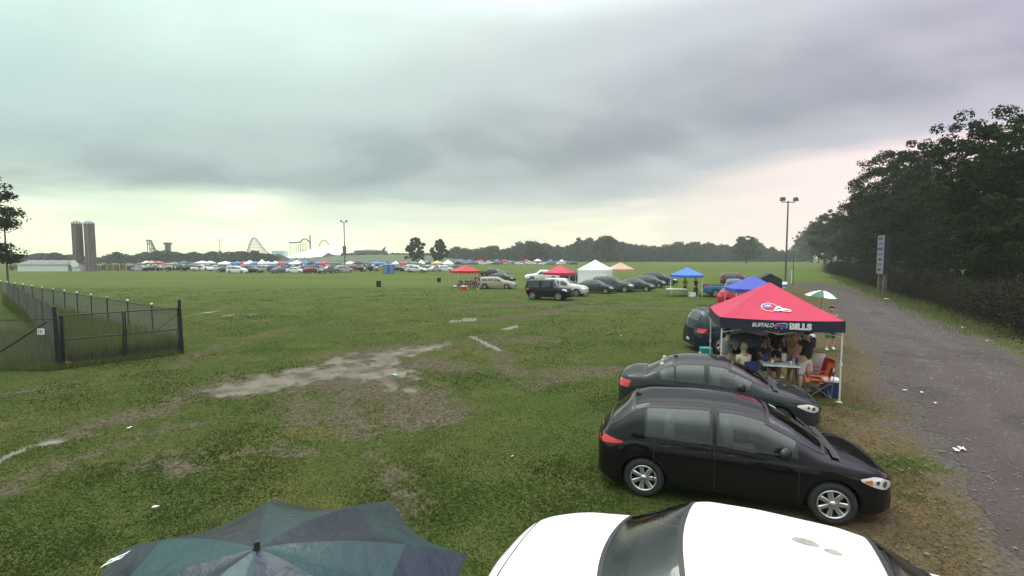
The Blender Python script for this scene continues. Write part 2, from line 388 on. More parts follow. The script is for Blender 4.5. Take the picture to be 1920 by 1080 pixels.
def make_road():
    n = 500
    def rs(p, n):
        p = np.array(p); d = np.r_[0, np.cumsum(np.hypot(*np.diff(p, axis=0).T))]; t = np.linspace(0, d[-1], n)
        k = np.ones(25) / 25
        q = np.stack([np.interp(t, d, p[:, 0]), np.interp(t, d, p[:, 1])], -1)
        qq = np.stack([np.convolve(np.pad(q[:, i], 12, mode='edge'), k, 'valid') for i in (0, 1)], -1)
        return qq
    Lp, Rp = rs(ROAD_L, n), rs(ROAD_R, n)
    v = np.linspace(0, 1, 15); P = []
    for i in range(n):
        a, b = Lp[i], Rp[i]; jl = (fbm(np.array([a[0]]), np.array([a[1]]), 1.2, 4)[0] - .5) * 1.6; jr = (fbm(np.array([b[0]]), np.array([b[1]]), 1.2, 6)[0] - .5) * .9
        w = np.linalg.norm(b - a); u = (b - a) / w; row = []
        for t in v:
            ins = .55; q = a + u * (ins + jl + (w - 2 * ins + jr - jl) * t); crown = .024 * sin(pi * t)
            row.append((q[0], q[1], .006 + crown))
        P.append(row)
    m = bpy.data.materials.new('gravel_road'); m.use_nodes = True; T = m.node_tree; p = T.nodes['Principled BSDF']
    g = T.nodes.new('ShaderNodeNewGeometry').outputs['Position']
    a = noisen(T, g, 28, 5, .75); b2 = noisen(T, g, .8, 5, .6); vo = T.nodes.new('ShaderNodeTexVoronoi'); vo.inputs['Scale'].default_value = 22; T.links.new(g, vo.inputs['Vector'])
    c = mixc(T, smooth01(T, a, .3, .72), (.048, .034, .032), (.135, .102, .097))
    la = T.nodes.new('ShaderNodeAttribute'); la.attribute_name = 'wheel_track'
    c = mixc(T, mathn(T, 'MULTIPLY', la.outputs['Fac'], mathn(T, 'MULTIPLY', smooth01(T, b2, .25, .6), .45)), c, (.13, .105, .10))
    c = mixc(T, mathn(T, 'MULTIPLY', smooth01(T, noisen(T, g, .3, 4), .55, .68), .6), c, (.035, .028, .027))
    c = mixc(T, mathn(T, 'MULTIPLY', smooth01(T, b2, .46, .66), .7), c, (.075, .052, .042))
    c = mixc(T, mathn(T, 'MULTIPLY', smooth01(T, vo.outputs['Distance'], .0, .5), .3), c, (.05, .045, .046))
    T.links.new(c, p.inputs['Base Color']); p.inputs['Roughness'].default_value = .8; p.inputs['Specular IOR Level'].default_value = .12
    bp = T.nodes.new('ShaderNodeBump'); bp.inputs['Strength'].default_value = .9; bp.inputs['Distance'].default_value = .03
    T.links.new(a, bp.inputs['Height']); T.links.new(bp.outputs[0], p.inputs['Normal'])
    mb = MB(); mb.grid(P, flip=True); o = mb.build('gravel_road', m, kind='structure')
    at = o.data.attributes.new('wheel_track', 'FLOAT', 'POINT'); at.data.foreach_set('value', np.tile(np.exp(-((v - .30) / .07) ** 2) + np.exp(-((v - .66) / .07) ** 2), n).astype(np.float32))
make_road()
def tri_mesh(name, V, material, attr=None, nper=3):
    """V: (n,nper,3) array of separate polygons"""
    n = len(V); me = bpy.data.meshes.new(name); me.vertices.add(n * nper); me.vertices.foreach_set('co', V.astype(np.float32).ravel())
    me.loops.add(n * nper); me.loops.foreach_set('vertex_index', np.arange(n * nper, dtype=np.int32))
    me.polygons.add(n); me.polygons.foreach_set('loop_start', np.arange(0, n * nper, nper, dtype=np.int32)); me.update(calc_edges=True)
    if attr is not None:
        at = me.attributes.new('tone', 'FLOAT', 'FACE'); at.data.foreach_set('value', attr.astype(np.float32))
    me.materials.append(material); return me
def leaf_mat(name, stops, rough=.75, transl=.0):
    m = bpy.data.materials.new(name); m.use_nodes = True; T = m.node_tree; p = T.nodes['Principled BSDF']
    a = T.nodes.new('ShaderNodeAttribute'); a.attribute_name = 'tone'
    T.links.new(ramp(T, a.outputs['Fac'], stops), p.inputs['Base Color']); p.inputs['Roughness'].default_value = rough
    p.inputs['Specular IOR Level'].default_value = .03
    if name == 'grass_blades':      # short flattened turf: blades shade mostly like the sward they form
        gn = T.nodes.new('ShaderNodeNewGeometry'); mxn = T.nodes.new('ShaderNodeVectorMath'); mxn.operation = 'MULTIPLY_ADD'; T.links.new(gn.outputs['Normal'], mxn.inputs[0]); mxn.inputs[1].default_value = (.35, .35, .35); mxn.inputs[2].default_value = (0, 0, .8)
        T.links.new(mxn.outputs[0], p.inputs['Normal'])
    if transl:
        tl = T.nodes.new('ShaderNodeBsdfTranslucent'); T.links.new(ramp(T, a.outputs['Fac'], stops), tl.inputs[0])
        mx = T.nodes.new('ShaderNodeMixShader'); mx.inputs[0].default_value = transl
        T.links.new(p.outputs[0], mx.inputs[1]); T.links.new(tl.outputs[0], mx.inputs[2]); T.links.new(mx.outputs[0], T.nodes['Material Output'].inputs[0])
    M[name] = m; return m
leaf_mat('grass_blades', [(0, (.036, .050, .012)), (.35, (.052, .076, .017)), (.7, (.084, .098, .028)), (.88, (.115, .108, .040)), (1, (.125, .088, .045))], .7, .45)
def make_grass():
    n = 620000
    D = 3.6 * (60 / 3.6) ** (rng.random(n) ** 1.25); px = rng.random(n) * 2100 - 90
    x = (px - 960) / FPX * D; y = D
    mk = ground_masks(x, y); mud, wet, rut, verge, dry, grav, n1, n2 = mk
    keep = rng.random(n) > np.clip(mud * 1.3 + wet + rut * .72 + verge * .50 + grav * 1.4 + dry * .3 + (.55 - n2) * 1.2, 0, 1)
    rdist = seg_dist(x, y, ROAD_MID); keep &= rdist > 1.9
    x, y, D = x[keep], y[keep], D[keep]; mk = [a[keep] for a in mk]; n = len(x)
    z = ground_z(x, y, mk)
    lush = np.clip((fbm(x, y, .7, 61, 3) - .38) * 3.6, .1, 1.5)
    h = (.012 + .032 * rng.random(n) * lush) * (1 + D * .01); w = (.005 + .006 * rng.random(n)) * (1 + D * .07)
    a = rng.random(n) * 2 * pi; ta = rng.random(n) * 2 * pi; tl = h * (.6 + 1.4 * rng.random(n))
    V = np.zeros((n, 3, 3)); V[:, 0] = np.stack([x - w * np.cos(a), y - w * np.sin(a), z - .004], -1); V[:, 1] = np.stack([x + w * np.cos(a), y + w * np.sin(a), z - .004], -1)
    V[:, 2] = np.stack([x + tl * np.cos(ta), y + tl * np.sin(ta), z + h], -1)
    tone = np.clip(.30 + (fbm(x, y, .38, 21) - .5) * 1.1 + (mk[7] - .5) * .8 + (rng.random(n) - .5) * .26 + mk[3] * .85 + mk[4] * .35 + mk[2] * .3, 0, 1)
    me = tri_mesh('grass', V, M['grass_blades'], tone); o = bpy.data.objects.new('grass', me); link(o)
    tag(o, 'short wet green grass covering the muddy field', 'grass', kind='stuff')
make_grass()
mat('stone', (.12, .11, .112), .8, var=.35, vscale=3)
def make_gravel():
    n = 9000; s = rng.random(n) ** 1.4 * 42; mid = np.array(ROAD_MID)
    d = np.r_[0, np.cumsum(np.hypot(*np.diff(mid, axis=0).T))]; cx, cy = np.interp(s, d, mid[:, 0]), np.interp(s, d, mid[:, 1])
    off = rng.normal(0, 1.9, n); x = cx + off * .857; y = cy - off * .515
    r = (.008 + .022 * rng.random(n) ** 2) * (1 + s * .02)
    o6 = np.array([(1, 0, 0), (-1, 0, 0), (0, 1, 0), (0, -1, 0), (0, 0, .7), (0, 0, -.5)], float)
    T8 = [(0, 2, 4), (2, 1, 4), (1, 3, 4), (3, 0, 4)]
    P = o6[None] * r[:, None, None] * (.7 + .6 * rng.random((n, 6, 1))); P += np.stack([x, y, np.full(n, .026)], -1)[:, None]
    V = np.concatenate([P[:, list(t)] for t in T8]); me = tri_mesh('gravel_stones', V, M['stone'])
    o = bpy.data.objects.new('gravel', me); link(o); tag(o, 'loose grey stones scattered over the gravel road', 'gravel', kind='stuff')
make_gravel()
# ------------------------------------------------------------------ cars
def gsm(a, s):
    k = np.exp(-.5 * (np.arange(-4 * s, 4 * s + 1) / s) ** 2); k /= k.sum()
    return np.convolve(np.pad(a, 4 * s, mode='edge'), k, 'valid')
class Shape:
    def __init__(s, L, W, xr, xf, r, top, belt, windows, ws, rw=None, sill=.2, tumble=.30, n=4.5, af=.85, nf=2.7, ar=.5, nr=3.2, sm=4, hn=2.5):
        s.L, s.W, s.xr, s.xf, s.r, s.sill, s.T, s.n = L, W, xr, xf, r, sill, tumble, n
        s.af, s.nf, s.ar, s.nr, s.hn = af, nf, ar, nr, hn
        s.gx = np.arange(0, L + .005, .01)
        s.zt_ = gsm(np.interp(s.gx, *zip(*top)), sm); s.zb_ = gsm(np.interp(s.gx, *zip(*belt)), 6)
        s.windows, s.wsr, s.rw = windows, ws, rw; s.Ra = r + .055
        s.zc = r
    def zt(s, x): return np.maximum(np.interp(x, s.gx, s.zt_), s.zb(x) + .015)
    def zb(s, x): return np.interp(x, s.gx, s.zb_)
    def half(s, x):
        x = np.asarray(x, float); u = np.clip((x - (s.L - s.af)) / s.af, 0, 1); v = np.clip((s.ar - x) / s.ar, 0, 1)
        return s.W / 2 * (1 - u ** s.nf) ** (1 / s.nf) * (1 - v ** s.nr) ** (1 / s.nr)
    def prof(s, t): return np.interp(t, [0, .12, .3, .5, .75, .9, 1], [.93, .97, .995, 1, .992, .975, .945])
    def yz(s, x, z):
        """half width of the skin at (x, z)"""
        zb, zt = s.zb(x), s.zt(x); h = s.half(x); z = np.asarray(z, float)
        lo = h * s.prof((z - s.sill) / np.maximum(zb - s.sill, .05))
        q = np.clip((z - zb) / (zt - zb), 0, 1); n = s.hn + (s.n - s.hn) * np.clip((zt - zb) / .3, 0, 1)
        hi = (h * .945 - s.T * np.clip(z - zb, 0, 9)) * (1 - q ** n) ** (1 / n)
        return np.where(z <= zb, lo, hi)
    def zy(s, x, y):
        """height of the top skin at (x, y)"""
        y = np.abs(np.asarray(y, float)); x = np.broadcast_to(np.asarray(x, float), y.shape)
        lo, hi = s.zb(x) + 0 * y, s.zt(x) + 0 * y
        a, b = lo.copy(), hi.copy()
        for _ in range(26):
            m = (a + b) / 2; w = s.yz(x, m); a = np.where(w > y, m, a); b = np.where(w > y, b, m)
        return (a + b) / 2
    def xfront(s, y, z, sg=1):
        h = s.W / 2 * s.prof((z - s.sill) / max(float(s.zb(s.L * .8)) - s.sill, .05)); t = np.clip(np.abs(y) / h, 0, 1)
        if sg > 0: return s.L - s.af + s.af * (1 - t ** s.nf) ** (1 / s.nf)
        return s.ar - s.ar * (1 - t ** s.nr) ** (1 / s.nr)
    def low(s, x):
        z = np.full_like(x, s.sill) + np.clip((x - (s.L - .35)) / .35, 0, 1) * .06 + np.clip((.3 - x) / .3, 0, 1) * .08
        for xc in (s.xr, s.xf):
            d = s.Ra ** 2 - (x - xc) ** 2; z = np.where(d > 0, np.maximum(z, s.zc + np.sqrt(np.maximum(d, 0))), z)
        return z
    def win_z(s, x):
        zb, zt = s.zb(x), s.zt(x); a = zb + .035; b = zb + .86 * (zt - zb) - .01
        return a, b
    def stations(s, d):
        st = list(np.linspace(s.ar, s.L - s.af, max(4, int((s.L - s.ar - s.af) / d)))) 
        k = max(6, int(.7 / d))
        st += [s.L - s.af + s.af * sin(t) for t in np.linspace(0, pi / 2, k)[1:]] + [s.ar - s.ar * sin(t) for t in np.linspace(0, pi / 2, k)[1:]]
        for xc in (s.xr, s.xf):
            m = max(6, int(.5 / d)); st += [xc + s.Ra * cos(t) * .9999 for t in np.linspace(0, pi, m)] + [xc - s.Ra * 1.0005, xc + s.Ra * 1.0005]
        st = np.array(sorted(set(np.round(np.clip(st, 0, s.L), 4)))); return st
def car_geo(S, d=.05, m1=8, m2=8, holes=False):
    st = S.stations(d); zl = np.minimum(S.low(st), S.zb(st) - .01); rows = []
    for i, x in enumerate(st):
        zb, zt = float(S.zb(x)), float(S.zt(x)); n = S.hn + (S.n - S.hn) * min(1, max(0, (zt - zb) / .3))
        z1 = np.linspace(zl[i], zb, m1); th = np.linspace(0, pi / 2, m2 + 1)[1:]
        z2 = zb + (zt - zb) * np.sin(th) ** (2 / n); y1 = S.yz(x, z1)
        y2 = (S.half(x) * .945 - S.T * (z2 - zb)) * np.cos(th).clip(0) ** (2 / n); y2[-1] = 0
        z = np.r_[z1, z2]; y = np.r_[y1, y2]
        row = [(x - S.L / 2, -yy, zz) for yy, zz in zip(y, z)] + [(x - S.L / 2, yy, zz) for yy, zz in zip(y[-2::-1], z[-2::-1])]
        rows.append(row)
    skip = None
    if holes:
        def skip(i, j):
            x = (st[i] + st[i + 1]) / 2; a, b = rows[i][j], rows[i + 1][j + 1]; y = (a[1] + b[1]) / 2; z = (a[2] + b[2]) / 2
            wa, wb_ = S.win_z(x)
            for x0, x1 in S.windows:
                if x0 < x < x1 and wa < z < wb_ and abs(y) > .35: return True
            for wr in (S.wsr, S.rw):
                if wr and wr[0] < x < wr[1] and abs(y) < float(S.yz(x, S.zb(x) + .80 * (S.zt(x) - S.zb(x)))) * .985 and z > wa: return True
            return False
    return rows, skip
def spatch(S, xs, zf, sgn, off=.004, nz=5):
    P = []
    for x in xs:
        a, b = zf(x); col = []
        for t in np.linspace(0, 1, nz):
            z = a + (b - a) * t; y = float(S.yz(x, z)) + off; col.append((x - S.L / 2, sgn * y, z))
        P.append(col)
    return P
def tpatch(S, x0, x1, fr, off=.005, nx=10, ny=12, v0=-1, v1=1):
    P = []
    for x in np.linspace(x0, x1, nx):
        zz = float(S.zb(x)) + fr * float(S.zt(x) - S.zb(x)); ym = float(S.yz(x, zz)); ys = np.linspace(v0, v1, ny) * ym; z = S.zy(x, ys)
        P.append([(x - S.L / 2, yy, float(z_) + off) for yy, z_ in zip(ys, z)])
    return P
def wheel_parts(root, S, far=False, spokes=7, rimmat='alloy', wheelname='wheel'):
    first = None
    for xc in (S.xr, S.xf):
        for sg in (-1, 1):
            R, w = S.r, .205; Mx = Matrix.Translation((xc - S.L / 2, sg * (S.W / 2 - .12), R)) @ Matrix.Rotation(-sg * pi / 2, 4, 'X')
            if first is None:
                t = MB(); t.lathe([(R * .66, -w / 2), (R * .88, -w / 2 - .005), (R * .98, -w * .38), (R, -w * .2), (R, w * .2), (R * .98, w * .38), (R * .88, w / 2 + .005), (R * .66, w / 2), (R * .64, w * .3)], 28)
                rm = MB(); rr = R * .66
                rm.lathe([(rr, w / 2 - .004), (rr * .95, w / 2 - .002), (rr * .92, w * .2), (rr * .9, 0), (.001, 0)], 28, m=1)
                rm.lathe([(rr * 1.01, w / 2 - .01), (rr, w / 2 + .006), (rr * .91, w / 2 + .002), (rr * .90, w * .3)], 28)
                for k in range(spokes):
                    a = 2 * pi * k / spokes; Ms = Matrix.Rotation(a, 4, 'Z')
                    rm.add([(.03, -.03, w * .30), (.03, .03, w * .30), (rr * .93, .036, w * .40), (rr * .93, -.036, w * .40), (.03, -.022, w * .44), (.03, .022, w * .44), (rr * .93, .020, w * .47), (rr * .93, -.020, w * .47)],
                           [(4, 7, 6, 5), (0, 4, 5, 1), (1, 5, 6, 2), (3, 7, 4, 0), (2, 6, 7, 3)], 0, False, Ms)
                rm.lathe([(.055, w * .3), (.05, w * .47), (.001, w * .49)], 14)
                first = (t.mesh('tyre', M['rubber']), rm.mesh('rim', [M[rimmat], M['underbody']]))
            wh = bpy.data.objects.new('wheel', first[0]); wh.matrix_local = Mx; link(wh, root); CH.setdefault(root.name, []).append(wh)
            ro = bpy.data.objects.new('rim', first[1]); link(ro, wh); CH.setdefault(wh.name, []).append(ro)
def make_car(name, S, color, detail=2, label=None, cat='car', group=None, glass='glass_dark', opts=()):
    """detail 2: near car with a cabin, 1: middle distance"""
    root = empty(name, label=label, cat=cat, group=group); hx = S.L / 2
    near = detail == 2
    rows, skip = car_geo(S, .03 if near else .07, 10 if near else 7, 14 if near else 7, near)
    b = MB(); b.grid(rows, flip=False, skip=skip)
    for xc in (S.xr, S.xf):          # wheel wells
        for sg in (-1, 1):
            P = [[(xc + S.Ra * 1.01 * cos(t) - hx, sg * y, S.zc + S.Ra * 1.01 * sin(t)) for y in (S.W / 2 - .03, S.W / 2 - .45)] for t in np.linspace(-.3, pi + .3, 12)]
            b.grid(P, m=1)
            b.box((xc - hx, sg * (S.W / 2 - .45), S.zc + .05), (S.Ra * 2.1, .02, S.Ra * 1.7), 1)
    b.box((0, 0, .33), (S.L * .86, S.W - .5 if not near else S.W - .55, .2), 1)
    b.box(((S.xr + S.xf) / 2 - hx, 0, .32), (S.xf - S.xr - 2 * S.Ra, S.W - .16, .16), 1)
    bo = b.build('body', [M['paint'], M['underbody']], root); bo.color = (*color, 1)
    gm = M['glass_clear'] if near else M[glass]
    # side glass
    for x0, x1 in S.windows:
        for sg in (-1, 1):
            xs = np.linspace(x0, x1, 12 if near else 6); xs = [x for x in xs if S.win_z(x)[1] - S.win_z(x)[0] > .02]
            if len(xs) < 2: continue
            g = MB(); g.grid(spatch(S, xs, S.win_z, sg, .003), flip=sg > 0); go = g.build('side_window', gm, root)
            if near:
                k = MB(); e = .022
                k.grid(spatch(S, xs, lambda x: (S.win_z(x)[0] - e, S.win_z(x)[0] + e * .4), sg, .007, 2), flip=sg > 0)
                k.grid(spatch(S, xs, lambda x: (S.win_z(x)[1] - e * .5, S.win_z(x)[1] + e), sg, .007, 3), flip=sg > 0)
                for xe, s2 in ((xs[0], -1), (xs[-1], 1)):
                    xa, xb = sorted((xe + s2 * e * 1.4, xe - s2 * e * .5))
                    k.grid(spatch(S, [xa, xb], lambda x, xe=xe: (S.win_z(xe)[0] - e, S.win_z(xe)[1] + e), sg, .007, 6), flip=sg > 0)
                k.build('window_seal', M['plastic'], go)
    for nm, wr in (('windshield', S.wsr), ('rear_window', S.rw)):
        if not wr: continue
        g = MB(); g.grid(tpatch(S, wr[0], wr[1], .80, .003, 14 if near else 6, 16 if near else 8)); go = g.build(nm, gm, root)
        if near:
            k = MB(); e = .035
            for a, c_ in ((wr[0] - e, wr[0] + e * .4), (wr[1] - e * .4, wr[1] + e)): k.grid(tpatch(S, a, c_, .80, .007, 3, 16))
            k.grid(tpatch(S, wr[0] - e, wr[1] + e, .80, .007, 14, 4, .955, 1.03)); k.grid(tpatch(S, wr[0] - e, wr[1] + e, .80, .007, 14, 4, -1.03, -.955), flip=False)
            k.build('window_seal', M['plastic'], go)
    # lamps
    zf = float(S.zb(S.L - .35)); zr = float(S.zb(.3))
    for sg in (-1, 1):
        xs = np.linspace(S.L - .55, S.L - .10, 10)
        hz = lambda x: (zf - .20 - .02 * (x - S.L + .3), min(zf - .06 + .10 * (S.L - .3 - x), float(S.zb(x)) + .0))
        def hz(x):
            u = (x - (S.L - .55)) / .45; mid = zf - .085 - .04 * u; hh = .012 + .078 * min(1, max(0, u / .62)) ** .8 - .03 * max(0, u - .8) / .2; mid += .035 * (1 - u)
            return mid - hh, min(mid + hh, float(S.zb(x)) - .005)
        l = MB(); l.grid(spatch(S, xs, hz, sg, .008), flip=sg > 0); l.build('headlight', M['lamp_clear'], root)
        if near:
            for ux, rr_ in ((.50, .030), (.74, .042)):
                lq = MB()
                xx_ = S.L - .55 + .45 * ux; za_, zb2 = hz(xx_); zc_ = (za_ + zb2) / 2; Pq = [(xx_ + cos(t_) * rr_ * .9, zc_ + sin(t_) * rr_) for t_ in np.linspace(0, 2 * pi, 13)[:-1]]
                lq.add([(a_ - S.L / 2, sg * (float(S.yz(a_, b_)) + .013), b_) for a_, b_ in Pq], [tuple(range(12)) if sg < 0 else tuple(range(11, -1, -1))])
                lq.build('headlight_bowl', mat('lamp_bowl', (.20, .20, .21), .15, .8) if 'lamp_bowl' not in M else M['lamp_bowl'], root)
        if 'corner' in opts:
            l2 = MB(); l2.grid(spatch(S, xs[1:4], lambda x: (hz(x)[0] + .012, hz(x)[1] - .03), sg, .012, 3), flip=sg > 0); l2.build('turn_signal', M['lamp_orange'], root)
        xs = np.linspace(.05, .40 if 'hatchtail' in opts else .30, 8)
        tz = (lambda x: (zr - .17 + .09 * (x / .4), zr - .005 - .05 * (x / .4))) if 'hatchtail' in opts else (lambda x: (zr - .20, zr - .03))
        l = MB(); l.grid(spatch(S, xs, tz, sg, .008), flip=sg > 0); l.build('tail_light', M['lamp_red'], root)
    g = MB(); ys = np.linspace(-.36, .36, 9)
    def fpatch(z0, z1, yw, sg=1, off=.008):
        return [[(float(S.xfront(y, z, sg)) - hx + sg * off, y, z) for z in np.linspace(z0, z1, 3)] for y in np.linspace(-yw, yw, 9)]
    g.grid(fpatch(.24, .38, .55)); zq = float(S.zt(S.L - .02)) - .03; g.grid(fpatch(zq - .12, zq - .02, .32)); g.build('grille', M['plastic'], root)
    p_ = MB(); p_.grid(fpatch(.44, .55, .16, -1, .014)); p_.build('number_plate', M['plate_white'], root)
    # mirrors
    xm = S.wsr[0] + .26; 
    xm = (S.wsr[0] if S.wsr[0] < S.wsr[1] else S.wsr[1]); xw = S.wsr[1] - .42
    for sg in (-1, 1):
        zz = float(S.zb(xw)) + .07; y = float(S.yz(xw, zz)); k = MB()
        k.ball((xw - hx, sg * (y + .13), zz + .03), (.08, .12, .095), 0, 12, 8); k.box((xw - hx, sg * (y + .03), zz - .01), (.06, .12, .04), 0)
        mo = k.build('mirror', M['paint'], root); mo.color = (*color, 1) if 'bodymirror' in opts else (.02, .02, .02, 1)
    # seams and handles
    if near or 'seams' in opts:
        k = MB(); w = .008 if near else .01
        for xs_ in S.seams:
            for sg in (-1, 1): k.grid(spatch(S, [xs_ - w, xs_ + w], lambda x: (S.sill + .06, float(S.zb(x)) + .02), sg, .0025, 14), flip=sg > 0)
        for sg in (-1, 1):
            k.grid(spatch(S, np.linspace(S.seams[0], S.seams[-1], 24), lambda x: (max(float(S.low(np.array([x]))[0]), S.sill + .07), max(float(S.low(np.array([x]))[0]), S.sill + .07) + .012), sg, .0025, 2), flip=sg > 0)
            k.grid(tpatch(S, S.wsr[1] + .03, S.L - .22, .5, .0035, 24, 2, sg * .96, sg * .972), flip=sg < 0)
        k.grid(tpatch(S, S.L - .22, S.L - .205, .5, .0035, 2, 20))
        if near and S is not SEDAN2:
            for v_ in (-.95, .95): k.grid(tpatch(S, S.wsr[0] - .02, S.rw[1] + .02, .93, .003, 24, 2, v_, v_ * .985), flip=v_ > 0)
        k.build('door_seams', M['seam'], root)
        for x in S.handles:
            for sg in (-1, 1):
                z = float(S.zb(x)) - .10; y = float(S.yz(x, z)); hh = MB(); hh.ball((x - hx, sg * (y + .008), z), (.085, .018, .014), 0, 10, 6)
                ho = hh.build('door_handle', M['paint'], root); ho.color = (*color, 1)
    for ch in list(CH[root.name]):
        for o_ in [ch] + CH.get(ch.name, []):
            for v_ in o_.data.vertices:
                x_, y_, z_ = v_.co; xx = x_ + S.L / 2; w0, w1 = S.wsr
                bf = min(1, max(0, (xx - (w0 - .5)) / .6)); zf_ = min(1, max(0, (z_ - .72) / .22))
                rf = 0
                if S.rw and S.n < 8: rf = min(1, max(0, (S.rw[1] + .4 - xx) / .5))
                v_.co.x = x_ - (.17 * bf - .10 * rf) * zf_ * (y_ / (S.W / 2)) ** 2
    wheel_parts(root, S, rimmat='alloy' if 'alloy' in opts or near else 'steel', spokes=7 if near else 5)
    if near: cabin(S, root)
    if 'wiper' in opts:
        k = MB()
        for y0, y1 in ((-.55, .05), (0.0, .62)):
            x = S.wsr[1] - .03; xb = S.wsr[1] - .16
            k.path([(x - hx + .06, y0, float(S.zy(x + .06, np.array([y0]))[0]) + .02), (xb - hx, y1, float(S.zy(xb, np.array([y1]))[0]) + .025)], .009, 5)
        k.build('wiper', M['plastic'], root)
        k = MB(); x = S.wsr[1] + .02; k.grid(tpatch(S, S.wsr[1] + .025, S.wsr[1] + .13, .7, .006, 4, 16)); k.build('cowl_panel', M['plastic'], root)
    if 'antenna' in opts:
        k = MB(); x = opts_x if False else S.rw[1] + .12; z = float(S.zt(x)); k.tube((x - hx, 0, z), (x - hx - .1, 0, z + .012), .03, .02, 8); k.tube((x - hx, 0, z), (x - hx - .28, 0, z + .30), .005, .003, 5); k.build('antenna', M['plastic'], root)
    return root
def rbox(mb, c, d, m=0, r=.3):
    """rounded box from a superellipsoid"""
    n, k = 14, 8; vs = []
    pw = lambda v: math.copysign(abs(v) ** r, v)
    for j in range(k + 1):
        t = -pi / 2 + pi * j / k
        for i in range(n):
            a = 2 * pi * i / n; vs.append((c[0] + d[0] / 2 * pw(cos(t)) * pw(cos(a)), c[1] + d[1] / 2 * pw(cos(t)) * pw(sin(a)), c[2] + d[2] / 2 * pw(sin(t))))
    fs = [(j * n + i, j * n + (i + 1) % n, (j + 1) * n + (i + 1) % n, (j + 1) * n + i) for j in range(k) for i in range(n)]
    mb.add(vs, fs, m, True)
def cabin(S, root):
    hx = S.L / 2; xf = S.windows[-1][0] + .15
    rs = S.windows[0][1] - .25 if len(S.windows) < 3 else S.windows[1][0] + .1
    for xs, ys in ((xf, (-.36, .36)), (rs - .35, (-.42, 0, .42))):
        k = MB()
        for y in ys:
            rbox(k, (xs - hx, y, .80), (.18, .46, .70)); rbox(k, (xs - hx - .03, y, 1.22), (.10, .25, .18)); rbox(k, (xs - hx + .28, y, .48), (.55, .46, .2))
        k.build('seat_row', M['seat_cloth'], root)
    k = MB(); rbox(k, (S.wsr[1] - .45 - hx, 0, .78), (.5, S.W - .3, .3)); k.box((-.1, 0, .40), (S.L * .55, S.W - .3, .04), 0)
    k.box((S.windows[0][0] + .1 - hx, 0, .72), (.5, S.W - .4, .04)); k.build('dashboard', M['dash'], root)
    k = MB(); c = Vector((S.wsr[1] - .82 - hx, .36, .92)); prev = None
    for i in range(17):
        a = 2 * pi * i / 16; q = c + Vector((cos(a) * .05, sin(a) * .18, cos(a) * .17)); 
        if prev is not None: k.tube(prev, q, .013, None, 5)
        prev = q
    k.tube(c, c + Vector((.25, 0, -.08)), .03, None, 6); k.build('steering_wheel', M['dash'], root)
def by_wheels(root, S, prear, pfront, near=-1):
    """put a car so that its near wheels stand where the photograph shows them"""
    a, b = G(*prear), G(*pfront); d = b - a; h = atan2(d.y, d.x); mid = (a + b) / 2
    lx = (S.xr + S.xf) / 2 - S.L / 2; ly = near * (S.W / 2 - .04)
    c = mid - Vector((cos(h) * lx - sin(h) * ly, sin(h) * lx + cos(h) * ly, 0))
    root.location = (c.x, c.y, 0); root.rotation_euler = (0, 0, h)
def at_px(root, px, py, hdg, side=0): 
    p = G(px, py); root.location = (p.x, p.y, 0); root.rotation_euler = (0, 0, radians(hdg))

HATCH = Shape(4.30, 1.72, .80, 3.42, .315,
    [(0, .80), (.06, .92), (.2, 1.10), (.55, 1.42), (.85, 1.50), (1.6, 1.545), (2.2, 1.53), (2.6, 1.46), (3.0, 1.25), (3.42, .99), (3.6, .955), (3.95, .87), (4.15, .77), (4.26, .66), (4.30, .56)],
    [(0, .74), (.15, .90), (.5, .985), (2, .955), (3.2, .90), (3.7, .84), (4.05, .74), (4.25, .62), (4.3, .54)],
    [(.80, 1.78), (1.90, 3.08)], (2.66, 3.40), (.22, .58))
HATCH.seams = [.95, 1.84, 2.98]; HATCH.handles = [1.12, 2.08]
SEDAN = Shape(4.40, 1.70, .95, 3.50, .30,
    [(0, .82), (.06, .98), (.25, 1.05), (.62, 1.08), (1.15, 1.36), (1.55, 1.44), (2.1, 1.46), (2.5, 1.42), (2.8, 1.30), (3.42, .98), (3.9, .88), (4.2, .76), (4.35, .64), (4.4, .56)],
    [(0, .74), (.15, .93), (.6, .96), (2, .93), (3.3, .88), (3.9, .78), (4.2, .68), (4.4, .54)],
    [(.95, 1.28), (1.33, 2.0), (2.1, 3.1)], (2.62, 3.38), (.66, 1.28))
SEDAN.seams = [1.25, 2.05, 3.0]; SEDAN.handles = [1.45, 2.25]
SEDAN2 = Shape(4.60, 1.76, 1.0, 3.65, .31,
    [(0, .86), (.05, 1.0), (.25, 1.08), (.72, 1.12), (1.15, 1.37), (1.45, 1.43), (2.1, 1.46), (2.6, 1.44), (2.8, 1.38), (3.4, 1.04), (3.9, .96), (4.35, .82), (4.55, .66), (4.6, .56)],
    [(0, .76), (.15, .93), (.6, .97), (2, .95), (3.3, .92), (4.0, .82), (4.4, .70), (4.6, .54)],
    [(1.0, 1.4), (1.45, 2.1), (2.2, 3.2)], (2.76, 3.42), (.74, 1.2), n=6)
SEDAN2.seams = [1.4, 2.15, 3.1]; SEDAN2.handles = [1.55, 2.35]
VAN = Shape(5.05, 1.98, 1.0, 4.05, .345,
    [(0, .90), (.05, 1.12), (.30, 1.62), (.55, 1.72), (1.5, 1.78), (2.7, 1.75), (3.2, 1.62), (4.0, 1.18), (4.3, 1.08), (4.75, .94), (4.98, .76), (5.05, .62)],
    [(0, .84), (.15, 1.02), (.6, 1.06), (2.5, 1.03), (3.9, .98), (4.6, .86), (4.9, .74), (5.05, .6)],
    [(.45, 1.45), (1.52, 2.55), (2.62, 3.75)], (3.22, 4.0), (.14, .42), ar=.35)
VAN.seams = [1.48, 2.58, 3.6]; VAN.handles = [1.7, 2.8]
